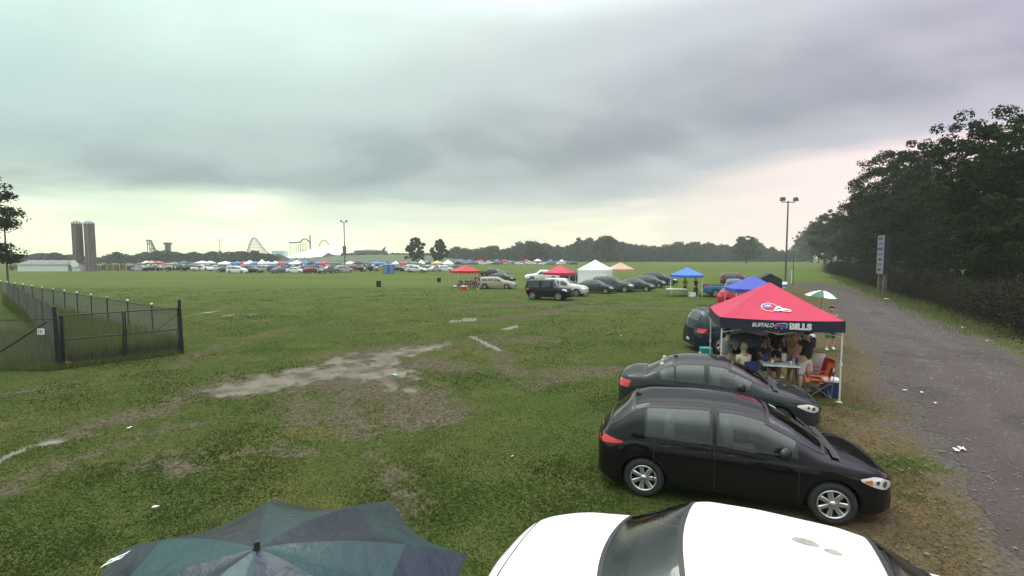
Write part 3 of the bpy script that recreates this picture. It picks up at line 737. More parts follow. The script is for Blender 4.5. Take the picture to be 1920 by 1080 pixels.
SUV = Shape(4.75, 1.84, .95, 3.75, .36,
    [(0, 1.0), (.04, 1.16), (.22, 1.62), (.5, 1.73), (1.5, 1.77), (2.3, 1.75), (2.62, 1.66), (3.18, 1.20), (3.4, 1.15), (4.3, 1.04), (4.6, .92), (4.75, .72)],
    [(0, .9), (.1, 1.06), (2, 1.06), (3.2, 1.03), (4.3, .93), (4.6, .82), (4.75, .66)],
    [(.4, 1.15), (1.22, 2.0), (2.1, 2.95)], (2.66, 3.16), (.09, .3), sill=.30, ar=.3, nr=4, af=.6, tumble=.22)
SUV.seams = [1.18, 2.05, 3.0]; SUV.handles = [1.35, 2.25]
WAGON = Shape(4.70, 1.74, .90, 3.60, .31,
    [(0, .86), (.05, 1.0), (.35, 1.36), (.6, 1.43), (1.5, 1.47), (2.3, 1.46), (2.65, 1.38), (3.3, 1.02), (3.9, .93), (4.4, .82), (4.62, .70), (4.7, .58)],
    [(0, .8), (.15, .93), (2, .93), (3.3, .90), (4.2, .78), (4.6, .64), (4.7, .55)],
    [(.42, 1.15), (1.22, 1.95), (2.05, 3.0)], (2.68, 3.27), (.13, .4), ar=.35)
WAGON.seams = [1.2, 2.0, 3.0]; WAGON.handles = [1.35, 2.2]
JEEP = Shape(4.05, 1.70, .62, 3.02, .385,
    [(0, 1.2), (.02, 1.6), (.05, 1.76), (.15, 1.80), (1.5, 1.83), (2.35, 1.82), (2.45, 1.78), (2.75, 1.22), (2.85, 1.17), (3.75, 1.10), (3.95, 1.06), (4.05, .9)],
    [(0, 1.1), (2, 1.12), (2.8, 1.10), (3.7, 1.03), (4.0, .95), (4.05, .85)],
    [(.2, 1.25), (1.5, 2.45)], (2.47, 2.72), None, sill=.42, tumble=.08, n=9, af=.22, nf=5, ar=.14, nr=6, sm=2, hn=5)
JEEP.seams = [1.38, 2.42]; JEEP.handles = [1.6]
PICKUP = Shape(5.60, 1.92, 1.18, 4.55, .37,
    [(0, 1.12), (1.95, 1.12), (2.0, 1.15), (2.12, 1.66), (2.35, 1.76), (3.2, 1.78), (3.45, 1.70), (4.0, 1.24), (4.2, 1.18), (5.1, 1.08), (5.45, .96), (5.6, .75)],
    [(0, 1.09), (2, 1.09), (4.0, 1.06), (5.0, .98), (5.4, .86), (5.6, .7)],
    [(2.18, 2.75), (2.83, 3.8)], (3.5, 3.97), (2.03, 2.11), sill=.36, tumble=.22, af=.5, nf=3.5, ar=.12, nr=6, sm=3)
PICKUP.seams = [2.1, 2.8, 3.85]; PICKUP.handles = [2.95]
CREW = Shape(5.60, 1.92, 1.05, 4.50, .37,
    [(0, 1.12), (1.45, 1.12), (1.5, 1.15), (1.62, 1.68), (1.85, 1.78), (2.9, 1.80), (3.2, 1.72), (3.85, 1.24), (4.05, 1.18), (5.1, 1.08), (5.45, .96), (5.6, .75)],
    [(0, 1.09), (2, 1.09), (4.0, 1.06), (5.0, .98), (5.4, .86), (5.6, .7)],
    [(1.72, 2.5), (2.6, 3.62)], (3.26, 3.82), (1.53, 1.61), sill=.36, tumble=.22, af=.5, nf=3.5, ar=.12, nr=6, sm=3)
CREW.seams = [1.6, 2.55, 3.65]; CREW.handles = [1.85, 2.75]
def truck_extras(root, S, bed):
    hx = S.L / 2; k = MB(); x0, x1 = .1, bed
    k.box(((x0 + x1) / 2 - hx, 0, 1.135), (x1 - x0, S.W - .36, .012)); k.build('bed_liner', M['plastic'], root)
    k = MB()
    for s_ in (-1, 1): k.box(((x0 + x1) / 2 - hx, s_ * (S.W / 2 - .15), 1.15), (x1 - x0, .07, .05))
    k.box((-hx + .07, 0, 1.15), (.07, S.W - .3, .05)); o = k.build('bed_rail', M['plastic'], root)
    k = MB(); k.box((-hx - .06, 0, .52), (.14, S.W - .2, .16)); k.box((hx + .03, 0, .50), (.16, S.W - .25, .2)); k.build('bumper', M['chrome'], root)
BLACK = (.006, .0055, .0065)
# --- near row
c = make_car('parked_hatchback', HATCH, BLACK, 2, 'glossy black hatchback with silver alloy wheels parked nearest, behind the white car', 'hatchback', opts=('wiper', 'antenna', 'hatchtail', 'corner'))
by_wheels(c, HATCH, (1212, 932), (1552, 984)); 
for _w in kids(c):
    pass
k = MB(); k.grid([[(x - HATCH.L / 2 - .03, y, float(HATCH.zy(x, np.array([y]))[0]) + .012) for y in (.30, .42)] for x in (2.80, 2.90)]); k.build('inspection_sticker', mat('sticker', (.25, .5, .4), .5), c)
c = make_car('parked_sedan', SEDAN, (.024, .025, .028), 2, 'charcoal sedan parked between the black hatchback and the red canopy', 'sedan', opts=('wiper', 'antenna'))
by_wheels(c, SEDAN, (1212, 786), (1478, 818))
c = make_car('parked_minivan', VAN, (.010, .014, .028), 1, 'dark blue minivan parked directly behind the red tailgate canopy', 'minivan', opts=('seams', 'alloy', 'wiper'))
by_wheels(c, VAN, (1322, 664), (1528, 664))
roofrack = MB()
for s_ in (-1, 1): roofrack.tube((-1.9, s_ * .62, 1.80), (.5, s_ * .62, 1.80), .02)
for x_ in (-1.5, 0): roofrack.tube((x_, -.62, 1.80), (x_, .62, 1.80), .018)
roofrack.build('roof_rack', M['plastic'], c)
c = make_car('parked_white_sedan', SEDAN2, (.83, .80, .78), 2, 'bright white sedan in the bottom right corner with two damp spots on its roof', 'sedan', opts=('bodymirror',))
c.scale = (1.0, 1.0, 1.0)
a_, b_ = Vector((1.8, 4.55)), Vector((3.2, 3.85))
c.location = (1.95, 4.03, 0); c.rotation_euler = (0, 0, radians(180 - 25))
WHITECAR = c
mat('damp_spot', (.30, .255, .215), .5, var=.2)
for (x, y, r1, r2) in ((.02, -.12, .10, .05), (.02 - .19, -.07, .065, .038)):
    k = MB(); xx = x + 1.75
    P = []
    for i in range(25):
        a = 2 * pi * i / 24; P.append((cos(a) * r1 * (1 + .08 * sin(3 * a)), sin(a) * r2))
    vsx = [(xx + p[0] - SEDAN2.L / 2, y + p[1], float(SEDAN2.zy(xx + p[0], np.array([y + p[1]]))[0]) + .004) for p in P[:-1]]
    k.poly(vsx); k.build('damp_spot', M['damp_spot'], c)
# --- middle rows: (name, shape, colour, rear wheel px, front wheel px, label, category, opts)
MID = [
 ('parked_jeep', JEEP, (.008, .008, .009), (993, 561), (1046, 564), 'boxy black off-road vehicle standing in front of the middle row of cars', 'off-road vehicle', ('alloy', 'seams')),
 ('parked_suv', SUV, (.50, .49, .44), (1020, 553), (1080, 557), 'silver four-door SUV parked right behind the boxy black off-roader', 'SUV', ('seams',)),
 ('parked_sedan', SEDAN, (.045, .048, .052), (1082, 548), (1130, 552), 'dark grey sedan parked just right of the silver SUV', 'sedan', ()),
 ('parked_suv', SUV, (.075, .080, .080), (1115, 546), (1170, 549), 'tall grey SUV parked in front of the white canopy', 'SUV', ('alloy',)),
 ('parked_sedan', SEDAN, (.040, .044, .042), (1158, 544), (1206, 548), 'dark green-grey sedan with bright headlights between two grey cars', 'sedan', ('alloy',)),
 ('parked_hatchback', HATCH, (.055, .060, .065), (1186, 537), (1228, 541), 'slate grey hatchback, second last car at the right end of the middle row', 'hatchback', ()),
 ('parked_suv', SUV, (.018, .022, .040), (1204, 532), (1251, 537), 'navy blue SUV at the right end of the middle row beside the light blue canopy', 'SUV', ('bodymirror',)),
 ('parked_wagon', WAGON, (.33, .29, .20), (911, 542), (951, 542), 'gold station wagon parked beside the dark red canopy', 'station wagon', ('seams',)),
 ('parked_pickup', CREW, (.72, .72, .70), (1050, 526), (994, 528), 'white crew cab pickup facing left behind the bright red canopy', 'pickup truck', ()),
 ('parked_sedan', SEDAN, (.03, .04, .04), (915, 528), (955, 530), 'dark green sedan parked behind the gold station wagon', 'sedan', ()),
 ('parked_pickup', PICKUP, (.62, .62, .58), (768, 511), (792, 511), 'white pickup truck standing alone in front of the distant rows of cars', 'pickup truck', ()),
 ('parked_pickup', PICKUP, (.045, .13, .24), (1338, 556), (1400, 560), 'blue pickup truck parked behind the royal blue canopy', 'pickup truck', ('seams',)),
 ('parked_hatchback', HATCH, (.50, .012, .035), (1362, 573), (1422, 577), 'bright red hatchback half hidden behind the big red canopy', 'hatchback', ()),
 ('parked_suv', SUV, (.02, .03, .03), (1058, 529), (1088, 530), 'dark SUV half hidden behind the bright red canopy', 'SUV', ()),
 ('parked_pickup', CREW, (.035, .038, .04), (905, 520), (940, 521), 'dark pickup truck behind the gold station wagon and green sedan', 'pickup truck', ()),
 ('parked_suv', SUV, (.10, .02, .03), (1362, 536), (1410, 537), 'maroon SUV parked behind the blue pickup truck', 'SUV', ()),
]
for nm, S, colr, pr, pf, lb, ct, op in MID:
    c = make_car(nm, S, colr, 1, lb, ct, 'cars parked in the middle rows', opts=op)
    flip = pf[0] < pr[0]
    by_wheels(c, S, pr, pf, 1 if flip else -1)
    c.rotation_euler[2] = (radians(-21) if not flip else radians(184)) if nm != 'parked_wagon' and 'standing alone' not in lb else radians(-8)
    if S in (PICKUP, CREW): truck_extras(c, S, 1.9 if S is PICKUP else 1.4)
    if S is JEEP:
        k = MB(); k.lathe([(.15, .02), (.33, .02), (.37, .08), (.37, .18), (.33, .24), (.1, .24)], 20, M=Matrix.Translation((-JEEP.L / 2 - .02, 0, 1.05)) @ Matrix.Rotation(-pi / 2, 4, 'Y')); k.build('spare_wheel', M['rubber'], c)
        k = MB()
        for x_ in (JEEP.xr, JEEP.xf):
            for s_ in (-1, 1):
                P = [[(x_ - JEEP.L / 2 + (JEEP.Ra + .02) * cos(t) * 1.08, s_ * yy, JEEP.zc + (JEEP.Ra + .01) * sin(t)) for yy in (JEEP.W / 2 - .1, JEEP.W / 2 + .10)] for t in np.linspace(.15, pi - .15, 9)]
                k.grid(P, flip=s_ < 0)
        k.build('fender_flare', M['plastic'], c)
        k = MB(); k.box((JEEP.L / 2 + .06, 0, .58), (.14, 1.6, .16)); k.build('bumper', M['plastic'], c)
# ------------------------------------------------------------------ canopies, umbrellas, furniture
mat('canopy_red', (.45, .006, .052), .6, var=.08, vscale=2, bump=.6, bscale=3); mat('canopy_darkred', (.40, .010, .022), .6, var=.08)
mat('canopy_navy', (.009, .010, .028), .7, var=.1); mat('canopy_white', (.80, .80, .80), .6, var=.04); mat('canopy_beige', (.50, .32, .22), .7, var=.06)
mat('canopy_lightblue', (.04, .14, .48), .6, var=.06); mat('canopy_blue', (.035, .055, .36), .6, var=.08); mat('canopy_green', (.03, .16, .11), .7); mat('canopy_yellow', (.45, .38, .12), .7)
mat('canopy_teal', (.45, .62, .62), .7); mat('pole_white', (.62, .62, .60), .35, .2, var=.05)
mat('print_white', (.70, .68, .66), .6); mat('print_blue', (.02, .05, .35), .6); mat('print_red', (.55, .01, .03), .6); mat('print_black', (.01, .01, .012), .6)
def canopy(name, label, size, eave, peak, loc, rzdeg, roofm, valm, val=.26, far=False, group='pop-up canopies', tilt=(0, 0)):
    root = empty(name, loc, radians(rzdeg), label, 'canopy', group); h = size / 2
    k = MB(); n = 3 if far else 9
    for q in range(4):
        R = Matrix.Rotation(q * pi / 2, 4, 'Z'); P = []
        for i in range(n):
            u = -1 + 2 * i / (n - 1); row = []
            for j in range(n):
                t = j / (n - 1); x = u * h * (1 - t); y = -h * (1 - t); sag = -.045 * size / 3 * sin(pi * t) * (1 - u * u * .6); dr = -.04 * (1 - t) * (1 - u * u)
                row.append(R @ Vector((x, y, eave + (peak - eave) * t + sag + dr)))
            P.append(row)
        k.grid(P, flip=False)
    k.build('roof', M[roofm], root)
    k = MB()
    for q in range(4):
        R = Matrix.Rotation(q * pi / 2, 4, 'Z'); P = []
        for i in range(n):
            u = -1 + 2 * i / (n - 1); dr = -.04 * (1 - u * u); w = .012 * sin(i * 2.3 + q)
            P.append([R @ Vector((u * (h + .012), -h - .012 + w * t, eave + dr + .01 - val * t)) for t in (0, .5, 1)])
        k.grid(P)
    k.build('valance', M[valm], root)
    for sx in (-1, 1):
        for sy in (-1, 1):
            k = MB(); x, y = sx * (h - .04), sy * (h - .04)
            if far: k.tube((x, y, 0), (x, y, eave - .02), .03, None, 5)
            else:
                k.box((x, y, eave / 2), (.035, .035, eave - .04)); k.box((x, y, .012), (.12, .12, .02)); k.box((x, y, eave * .47), (.06, .06, .07))
            k.build('leg', M['pole_white'], root)
    if not far:
        k = MB(); z0, z1 = eave - .12, eave - .42; 
        for q in range(4):
            R = Matrix.Rotation(q * pi / 2, 4, 'Z'); e = h - .07
            for a, b in (((-e, z0), (0, z1)), ((-e, z1), (0, z0)), ((0, z0), (e, z1)), ((0, z1), (e, z0))):
                k.tube(R @ Vector((a[0], -e, a[1])), R @ Vector((b[0], -e, b[1])), .011, None, 5)
            k.tube(R @ Vector((-e, -e, z0)), (0, 0, peak - .06), .012, None, 5)
        k.build('truss', M['pole_white'], root)
    return root
def text_obj(name, s, size, m, parent, loc, rot, shear=0, sx=1, off=0, ext=.002):
    cu = bpy.data.curves.new(name, 'FONT'); cu.body = s; cu.size = size; cu.shear = shear; cu.extrude = ext; cu.offset = off; cu.align_x = 'CENTER'; cu.resolution_u = 3
    t = bpy.data.objects.new(name, cu); COL.objects.link(t); dg = bpy.context.evaluated_depsgraph_get()
    me = bpy.data.meshes.new_from_object(t.evaluated_get(dg)); bpy.data.objects.remove(t); bpy.data.curves.remove(cu)
    me.materials.clear(); me.materials.append(m); o = bpy.data.objects.new(name, me); o.location = loc; o.rotation_euler = rot; o.scale = (sx, 1, 1); link(o, parent); return o
TC = Vector((7.70, 14.32, 0)); TR = -17
TENT = canopy('tailgate_canopy', 'big red canopy with a dark printed valance and a football helmet emblem', 3.0, 2.17, 3.10, TC, TR, 'canopy_red', 'canopy_navy', .30)
yf = -3.05 / 2 - .03
text_obj('lettering', 'BUFFALO', .155, M['print_white'], TENT, (-.45, yf, 1.955), (pi / 2, 0, 0), .28, .82, .002)
text_obj('lettering', 'BILLS', .215, M['print_white'], TENT, (.46, yf - .002, 1.925), (pi / 2, 0, 0), 0, 1.08, .014)
for zz in (1.925, 2.068):
    for i, xx in enumerate((.49, .64, .72, .82, .96)):
        pass
text_obj('lettering_core', 'BILLS', .205, M['print_blue'], TENT, (.46, yf - .006, 1.928), (pi / 2, 0, 0), 0, 1.12, -.0095)
def flat(pts, mname, name, parent, place, th=.003):
    k = MB(); n = len(pts); a = [place(u, v, 0) for u, v in pts]; b = [place(u, v, th) for u, v in pts]
    k.add(a + b, [tuple(range(n, 2 * n))] + [(i, (i + 1) % n, n + (i + 1) % n, n + i) for i in range(n)]); k.build(name, M[mname], parent)
def ribbon(pts, w, mname, name, parent, place, th=.003):
    k = MB()
    P = [Vector(p) for p in pts]; Ls, Rs = [], []
    for i, p in enumerate(P):
        d = (P[min(i + 1, len(P) - 1)] - P[max(i - 1, 0)]).normalized(); nn = Vector((-d.y, d.x)) * w / 2
        Ls.append(place(*(p + nn), th)); Rs.append(place(*(p - nn), th))
    n = len(P); k.add(Ls + Rs, [(i, i + 1, n + i + 1, n + i) for i in range(n - 1)]); k.build(name, M[mname], parent)
plv = lambda u, v, o: Vector((-.02 + u * .85, yf - o, 2.0 + v))
buff = [(.21, .03), (.17, .065), (.10, .075), (.04, .06), (-.02, .065), (-.09, .05), (-.15, .01), (-.21, -.03), (-.15, -.02), (-.10, -.005), (-.14, -.06), (-.10, -.07), (-.06, -.02), (0, -.03), (.03, -.075), (.07, -.07), (.06, -.03), (.12, -.03), (.16, -.055), (.19, -.04), (.17, -.01), (.20, 0)]
flat([(u * 1.05, v * 1.15) for u, v in buff], 'print_white', 'bison_emblem', TENT, plv, .003)
flat([(u * .96, v * .98) for u, v in buff], 'print_blue', 'bison_emblem', TENT, plv, .006)
flat([(.15, .035), (.02, .03), (-.10, .0), (-.22, -.02), (-.12, -.03), (0, 0), (.10, .01)], 'print_red', 'bison_stripe', TENT, plv, .009)
sl = Vector((0, 3.05 / 2, 3.10 - 2.17)).normalized(); nrm = Vector((0, -sl.z, sl.y))
def psl(u, v, o):
    u *= .85; v *= .85; base = Vector((-.10, -3.05 / 2, 2.17)) + sl * (.62 + v) + Vector((u, 0, 0)); t = (.62 + v) / 1.785
    return base + Vector((0, 0, -.045 * sin(pi * t) - .04 * (1 - t))) + nrm * (.012 + o)
arc = [(cos(a) * .24 - .10, sin(a) * .22 + .02) for a in np.linspace(radians(-15 + 15), radians(245), 26)]
ribbon(arc, .018, 'print_white', 'helmet_outline', TENT, psl)
ribbon([(-.20, -.185), (-.10, -.20), (.02, -.19), (.05, -.12)], .016, 'print_white', 'helmet_outline', TENT, psl)
def ell(cx, cy, a, b, n=22, rot=0): return [(cx + a * cos(2 * pi * i / n) * cos(rot) - b * sin(2 * pi * i / n) * sin(rot), cy + a * cos(2 * pi * i / n) * sin(rot) + b * sin(2 * pi * i / n) * cos(rot)) for i in range(n)]
flat(ell(-.17, .08, .15, .095, rot=.25), 'print_white', 'helmet_badge', TENT, psl, .003); flat(ell(-.17, .08, .135, .080, rot=.25), 'print_blue', 'helmet_badge', TENT, psl, .006)
flat([(-.26, .05), (-.20, .10), (-.12, .11), (-.06, .12), (-.08, .07), (-.13, .05), (-.18, .06)], 'print_white', 'helmet_badge', TENT, psl, .009)
flat([(.0, -.16), (.06, -.02), (.13, .07), (.20, .10), (.24, .02), (.33, -.04), (.42, -.05), (.50, -.10), (.52, -.17), (.46, -.21), (.36, -.20), (.26, -.19), (.20, -.15), (.14, -.19), (.06, -.20)], 'print_white', 'face_mask', TENT, psl, .003)
flat([(.11, -.06), (.15, .0), (.21, -.01), (.22, -.06), (.17, -.09)], 'print_black', 'face_mask_gap', TENT, psl, .006)
flat([(.04, -.12), (.07, -.09), (.12, -.12), (.09, -.16)], 'print_black', 'face_mask_gap', TENT, psl, .006)
flat([(.28, -.10), (.42, -.11), (.47, -.15), (.40, -.17), (.28, -.15)], 'canopy_red', 'face_mask_gap', TENT, psl, .006)
flat([(.20, -.10), (.25, -.09), (.25, -.13), (.21, -.13)], 'canopy_red', 'face_mask_gap', TENT, psl, .006)
def cp(px, D): return (X_at(px, D), D, 0)
canopy('pop_up_canopy', 'dark red canopy over a group beside the gold station wagon', 3.0, 2.1, 2.85, cp(872, 62), 28, 'canopy_darkred', 'canopy_darkred', .3, True)
canopy('pop_up_canopy', 'bright red canopy standing behind the silver SUV', 3.0, 2.1, 2.95, cp(1050, 55), -21, 'canopy_red', 'canopy_red', .25, True)
wc = canopy('pop_up_canopy', 'big white canopy with white side walls behind the grey cars', 3.9, 2.25, 3.5, cp(1116, 64), -21, 'canopy_white', 'canopy_white', .3, True)
for q in (0, 1, 3):
    k = MB(); R = Matrix.Rotation(q * pi / 2, 4, 'Z'); k.grid([[R @ Vector((u, -1.93 + .03 * sin(u * 9), z)) for z in (.05, 2.1)] for u in np.linspace(-1.9, 1.9, 14)])
    k.build('side_wall', M['canopy_white'], wc)
canopy('pop_up_canopy', 'beige canopy standing right behind the big white one', 3.0, 2.15, 3.1, cp(1163, 69), 10, 'canopy_beige', 'canopy_beige', .3, True)
canopy('pop_up_canopy', 'light blue canopy on its own over two standing people', 3.0, 2.1, 2.85, cp(1288, 48), -21, 'canopy_lightblue', 'canopy_lightblue', .25, True)
canopy('pop_up_canopy', 'royal blue canopy partly hidden behind the big red canopy', 2.6, 1.95, 2.72, cp(1412, 29.5), -10, 'canopy_blue', 'canopy_blue', .22, True)
def umbrella(name, label, loc, R, depth, cols, tilt=(0, 0), nseg=8, shaft=.9, rim2=None, group=None, a0=0, handle=True):
    root = empty(name, loc, 0, label, 'umbrella', group); root.rotation_euler = (tilt[0], tilt[1], a0)
    for s_ in range(nseg):
        k = MB(); a, b = 2 * pi * s_ / nseg, 2 * pi * (s_ + 1) / nseg; nr, na = 10, 7; P = []
        for i in range(na):
            u = i / (na - 1); ang = a + (b - a) * u; row = []
            for j in range(nr):
                t = .02 + .98 * j / (nr - 1); rr = R * t * (cos(pi / nseg) / cos(ang - (a + b) / 2))
                rr *= 1 - .06 * t * sin(pi * u) ; z = -depth * (t ** 1.75) - .05 * R * sin(pi * u) * t * (1 - t * .3)
                row.append((rr * cos(ang), rr * sin(ang), z))
            P.append(row)
        c1, c2 = cols[s_ % len(cols)]
        skipin = (lambda i, j: False); jm = 6
        k.grid(P, 0, flip=False, skip=lambda i, j: j >= jm); k.grid(P, 1, skip=lambda i, j: j < jm)
        k.build('panel', [M[c1], M[c2]], root)
    k = MB()
    for s_ in range(nseg):
        ang = 2 * pi * s_ / nseg; k.path([(R * t * cos(ang), R * t * sin(ang), -depth * t ** 1.75 - .012) for t in np.linspace(.02, .99, 8)], .004, 4)
    k.build('ribs', M['steel'], root)
    k = MB(); k.tube((0, 0, .02), (0, 0, -shaft), .008, None, 8); k.tube((0, 0, .0), (0, 0, .022), .008, .005, 8); k.build('shaft', M['plastic'], root)
    if handle: k = MB(); k.tube((0, 0, -shaft), (0, 0, -shaft - .14), .018, None, 10); k.build('handle', M['plastic'], root)
    return root
mat('nylon_teal', (.011, .034, .040), .34, var=.4, vscale=3, bump=.8, bscale=7, spec=.35); mat('nylon_navy', (.008, .013, .026), .34, var=.35, vscale=3, bump=.8, bscale=7, spec=.35)
mat('nylon_black', (.05, .055, .065), .5); mat('nylon_white', (.72, .72, .70), .6); mat('nylon_green', (.02, .11, .07), .6)
UD = 1.30
ub = umbrella('open_umbrella', 'open umbrella of teal and navy panels in the bottom left foreground', (X_at(456, UD) * .985, UD, CAMH - .625 * UD - .005), .62, .165,
              [('nylon_navy', 'nylon_teal'), ('nylon_teal', 'nylon_navy')], (radians(1), radians(1)), 8, 2.9, a0=radians(23), handle=False)
k = MB()
for bx_, by_, bw_, bh_ in ((-.022, 0, .020, .062), (.022, 0, .020, .062), (0, 0, .03, .016), (-.022, .026, .032, .012), (-.022, -.026, .032, .012), (.022, .026, .032, .012), (.022, -.026, .032, .012)):
    k.add([(bx_ - bw_ / 2, by_ - bh_ / 2, 0), (bx_ + bw_ / 2, by_ - bh_ / 2, 0), (bx_ + bw_ / 2, by_ + bh_ / 2, 0), (bx_ - bw_ / 2, by_ + bh_ / 2, 0)], [(0, 1, 2, 3)])
hm = k.build('letter_patch', M['print_white'], ub); hm.scale = (.85, .85, .85); hm.location = (-.40, .262, -.098); hm.rotation_mode = 'QUATERNION'; hm.rotation_quaternion = Vector((-.79 * .42, .61 * .42, 1)).to_track_quat('Z', 'Y') @ Matrix.Rotation(radians(35), 3, 'Z').to_quaternion()
# ------------------------------------------------------------------ people
def skin_mesh(name, verts, edges, radii, level=1, root=0):
    me = bpy.data.meshes.new(name); me.from_pydata([tuple(v) for v in verts], edges, []); o = bpy.data.objects.new(name, me); COL.objects.link(o)
    md = o.modifiers.new('s', 'SKIN'); md.use_smooth_shade = True
    for i, r in enumerate(radii):
        sv = me.skin_vertices[0].data[i]; sv.radius = (r, r) if isinstance(r, (int, float)) else r; sv.use_root = i == root
    sb = o.modifiers.new('u', 'SUBSURF'); sb.levels = level; sb.render_levels = level
    dg = bpy.context.evaluated_depsgraph_get(); out = bpy.data.meshes.new_from_object(o.evaluated_get(dg)); bpy.data.objects.remove(o); bpy.data.meshes.remove(me)
    out.name = name; return out
def add_obj(name, me, m, parent, color=None):
    me.materials.clear(); me.materials.append(m); o = bpy.data.objects.new(name, me); link(o, parent); CH.setdefault(parent.name, []).append(o)
    if color: o.color = (*color, 1)
    return o
mat('skin', objcol=True, rough=.6, var=.05)
ARM = {'down': ((.05, .02, -1), (.0, .15, -1)), 'bent': ((.12, .1, -1), (-.15, 1, -.05)), 'fwd': ((.1, .7, -.7), (-.1, 1, .0)), 'up': ((.25, .35, .45), (-.2, .1, 1)), 'hold': ((.15, .35, -.9), (-.25, .6, .85)), 'hips': ((.5, -.2, -.8), (-.5, .3, -.6)), 'head': ((.7, .3, .5), (-.6, .1, .8))}
def person(label, loc, rz, arms=('down', 'down'), legs='stand', skin=(.42, .25, .18), shirt=(.2, .2, .2), pants=(.1, .1, .12), hair=(.03, .02, .015), shoes=(.5, .5, .5), H=1.75, lean=0, sleeve=.5, pleg=.95, fingers=True, group=None, cap=None, name='person', head_turn=0):
    root = empty(name, loc, radians(rz), label, 'person', group); k = H / 1.75
    sit = legs == 'sit'; pz = .52 if sit else .93; V = lambda x, y, z: Vector((x, y, z)) * k
    L = Matrix.Rotation(-lean, 3, 'X'); P0 = V(0, 0, pz)
    up = lambda x, y, z: P0 + L @ V(x, y, z - .93)
    v = [P0, up(0, 0, 1.08), up(0, -.01, 1.25), up(0, 0, 1.41), up(0, .01, 1.50), up(0, .02, 1.575), up(0, .025, 1.65), up(0, .015, 1.715)]
    r = [.135, .125, .145, .10, .056, .074, .098, .078]; e = [(i, i + 1) for i in range(7)]
    tors = list(v[:4]); sh = {}
    legj = {}
    for s_ in (-1, 1):
        hip = P0 + V(s_ * .095, 0, -.05)
        if sit: knee = hip + V(s_ * .06, .42, .02); ank = knee + V(0, .04, -.42)
        elif legs == 'walk': knee = hip + V(s_ * .03, .12 * s_, -.40); ank = knee + V(s_ * .02, .02 * s_ - .05, -.39)
        else: knee = hip + V(s_ * .05, .02, -.41); ank = knee + V(s_ * .03, -.02, -.40)
        ank.z = max(ank.z, .085); toe = ank + V(s_ * .02, .16, -.045)
        b = len(v); v += [hip, (hip + knee) / 2, knee, (knee + ank) / 2 + V(0, -.015, .05), ank, toe]; r += [.095, .085, .058, .055, .038, .036]
        e += [(0, b)] + [(b + i, b + i + 1) for i in range(5)]; legj[s_] = (hip, knee, ank, toe)
    for s_, am in ((-1, arms[0]), (1, arms[1])):
        shd = up(s_ * .175, 0, 1.40); d1, d2 = [Vector((d[0] * s_, d[1], d[2])).normalized() for d in ARM[am]]
        el = shd + d1 * .29 * k; wr = el + d2 * .25 * k; pm = wr + d2 * .055 * k
        b = len(v); v += [shd, (shd + el) / 2, el, (el + wr) / 2, wr, pm]; r += [.06, .047, .040, .038, .027, .032]
        e += [(3, b)] + [(b + i, b + i + 1) for i in range(5)]; sh[s_] = (shd, el, wr, d2)
        if fingers:
            side = d2.cross(Vector((0, 0, 1)));
            if side.length < .1: side = Vector((1, 0, 0))
            side.normalize(); dn = d2.cross(side).normalized()
            for q, ln in ((-1.5, .062), (-.5, .074), (.5, .080), (1.5, .070)):
                a = pm + side * q * .018 * k + d2 * .02; b2 = a + (d2 * .8 - dn * .25).normalized() * ln * .5 * k; c2 = b2 + (d2 * .5 - dn * .7).normalized() * ln * .5 * k
                bi = len(v); v += [a, b2, c2]; r += [.0095, .009, .008]; e += [(b + 5, bi), (bi, bi + 1), (bi + 1, bi + 2)]
            a = wr + side * .035 * k + d2 * .03; b2 = a + (side * .7 + d2 * .7).normalized() * .045 * k; bi = len(v); v += [a, b2]; r += [.011, .009]; e += [(b + 4, bi), (bi, bi + 1)]
    r = [x * k for x in r]
    add_obj('body', skin_mesh('body', v, e, r, 1 if not fingers else 1), M['skin'], root, skin)
    # shirt
    sv = [P0 + V(0, 0, -.05), up(0, 0, 1.08), up(0, -.01, 1.25), up(0, 0, 1.41), up(0, .01, 1.475)]; sr = [.162, .152, .168, .122, .07]; se = [(0, 1), (1, 2), (2, 3), (3, 4)]
    for s_ in (-1, 1):
        shd, el, wr, _ = sh[s_]; b = len(sv); sv += [shd, shd + (el - shd) * sleeve]; sr += [.078, .070]; se += [(3, b), (b, b + 1)]
        if sleeve >= 1: sv.append(wr); sr.append(.045); se.append((b + 1, b + 2))
    add_obj('shirt', skin_mesh('shirt', sv, se, [x * k for x in sr]), M['cloth'], root, shirt)
    sv = [P0 + V(0, 0, .06), P0]; sr = [.15, .155]; se = [(0, 1)]
    for s_ in (-1, 1):
        hip, knee, ank, toe = legj[s_]; b = len(sv); sv += [hip, (hip + knee) / 2, knee + (knee - hip) * .02]; sr += [.115, .108, .088]; se += [(1, b), (b, b + 1), (b + 1, b + 2)]
        if pleg > 1: sv.append(ank + V(0, 0, .03)); sr.append(.062); se.append((b + 2, b + 3))
    add_obj('trousers' if pleg > 1 else 'shorts', skin_mesh('shorts', sv, se, [x * k for x in sr], root=1), M['cloth'], root, pants)
    mb = MB(); hc = up(0, .02, 1.66)
    mb.ball((0, 0, 0), (.099 * k, .112 * k, .11 * k), 0, 12, 8)
    me = mb.mesh('hair', M['cloth'])
    for vv in me.vertices:
        if vv.co.y > .02 and vv.co.z < .045: vv.co.y *= .35; vv.co.x *= .8; vv.co.z = max(vv.co.z, -.05)
    for vv in me.vertices: vv.co += hc + V(0, -.014, .03)
    add_obj('cap' if cap else 'hair', me, M['cloth'], root, cap or hair)
    if cap:
        mb = MB(); mb.box(tuple(hc + V(0, .13, .045)), (.14 * k, .11 * k, .014)); add_obj('cap_brim', mb.mesh('cap_brim', M['cloth']), M['cloth'], root, cap)
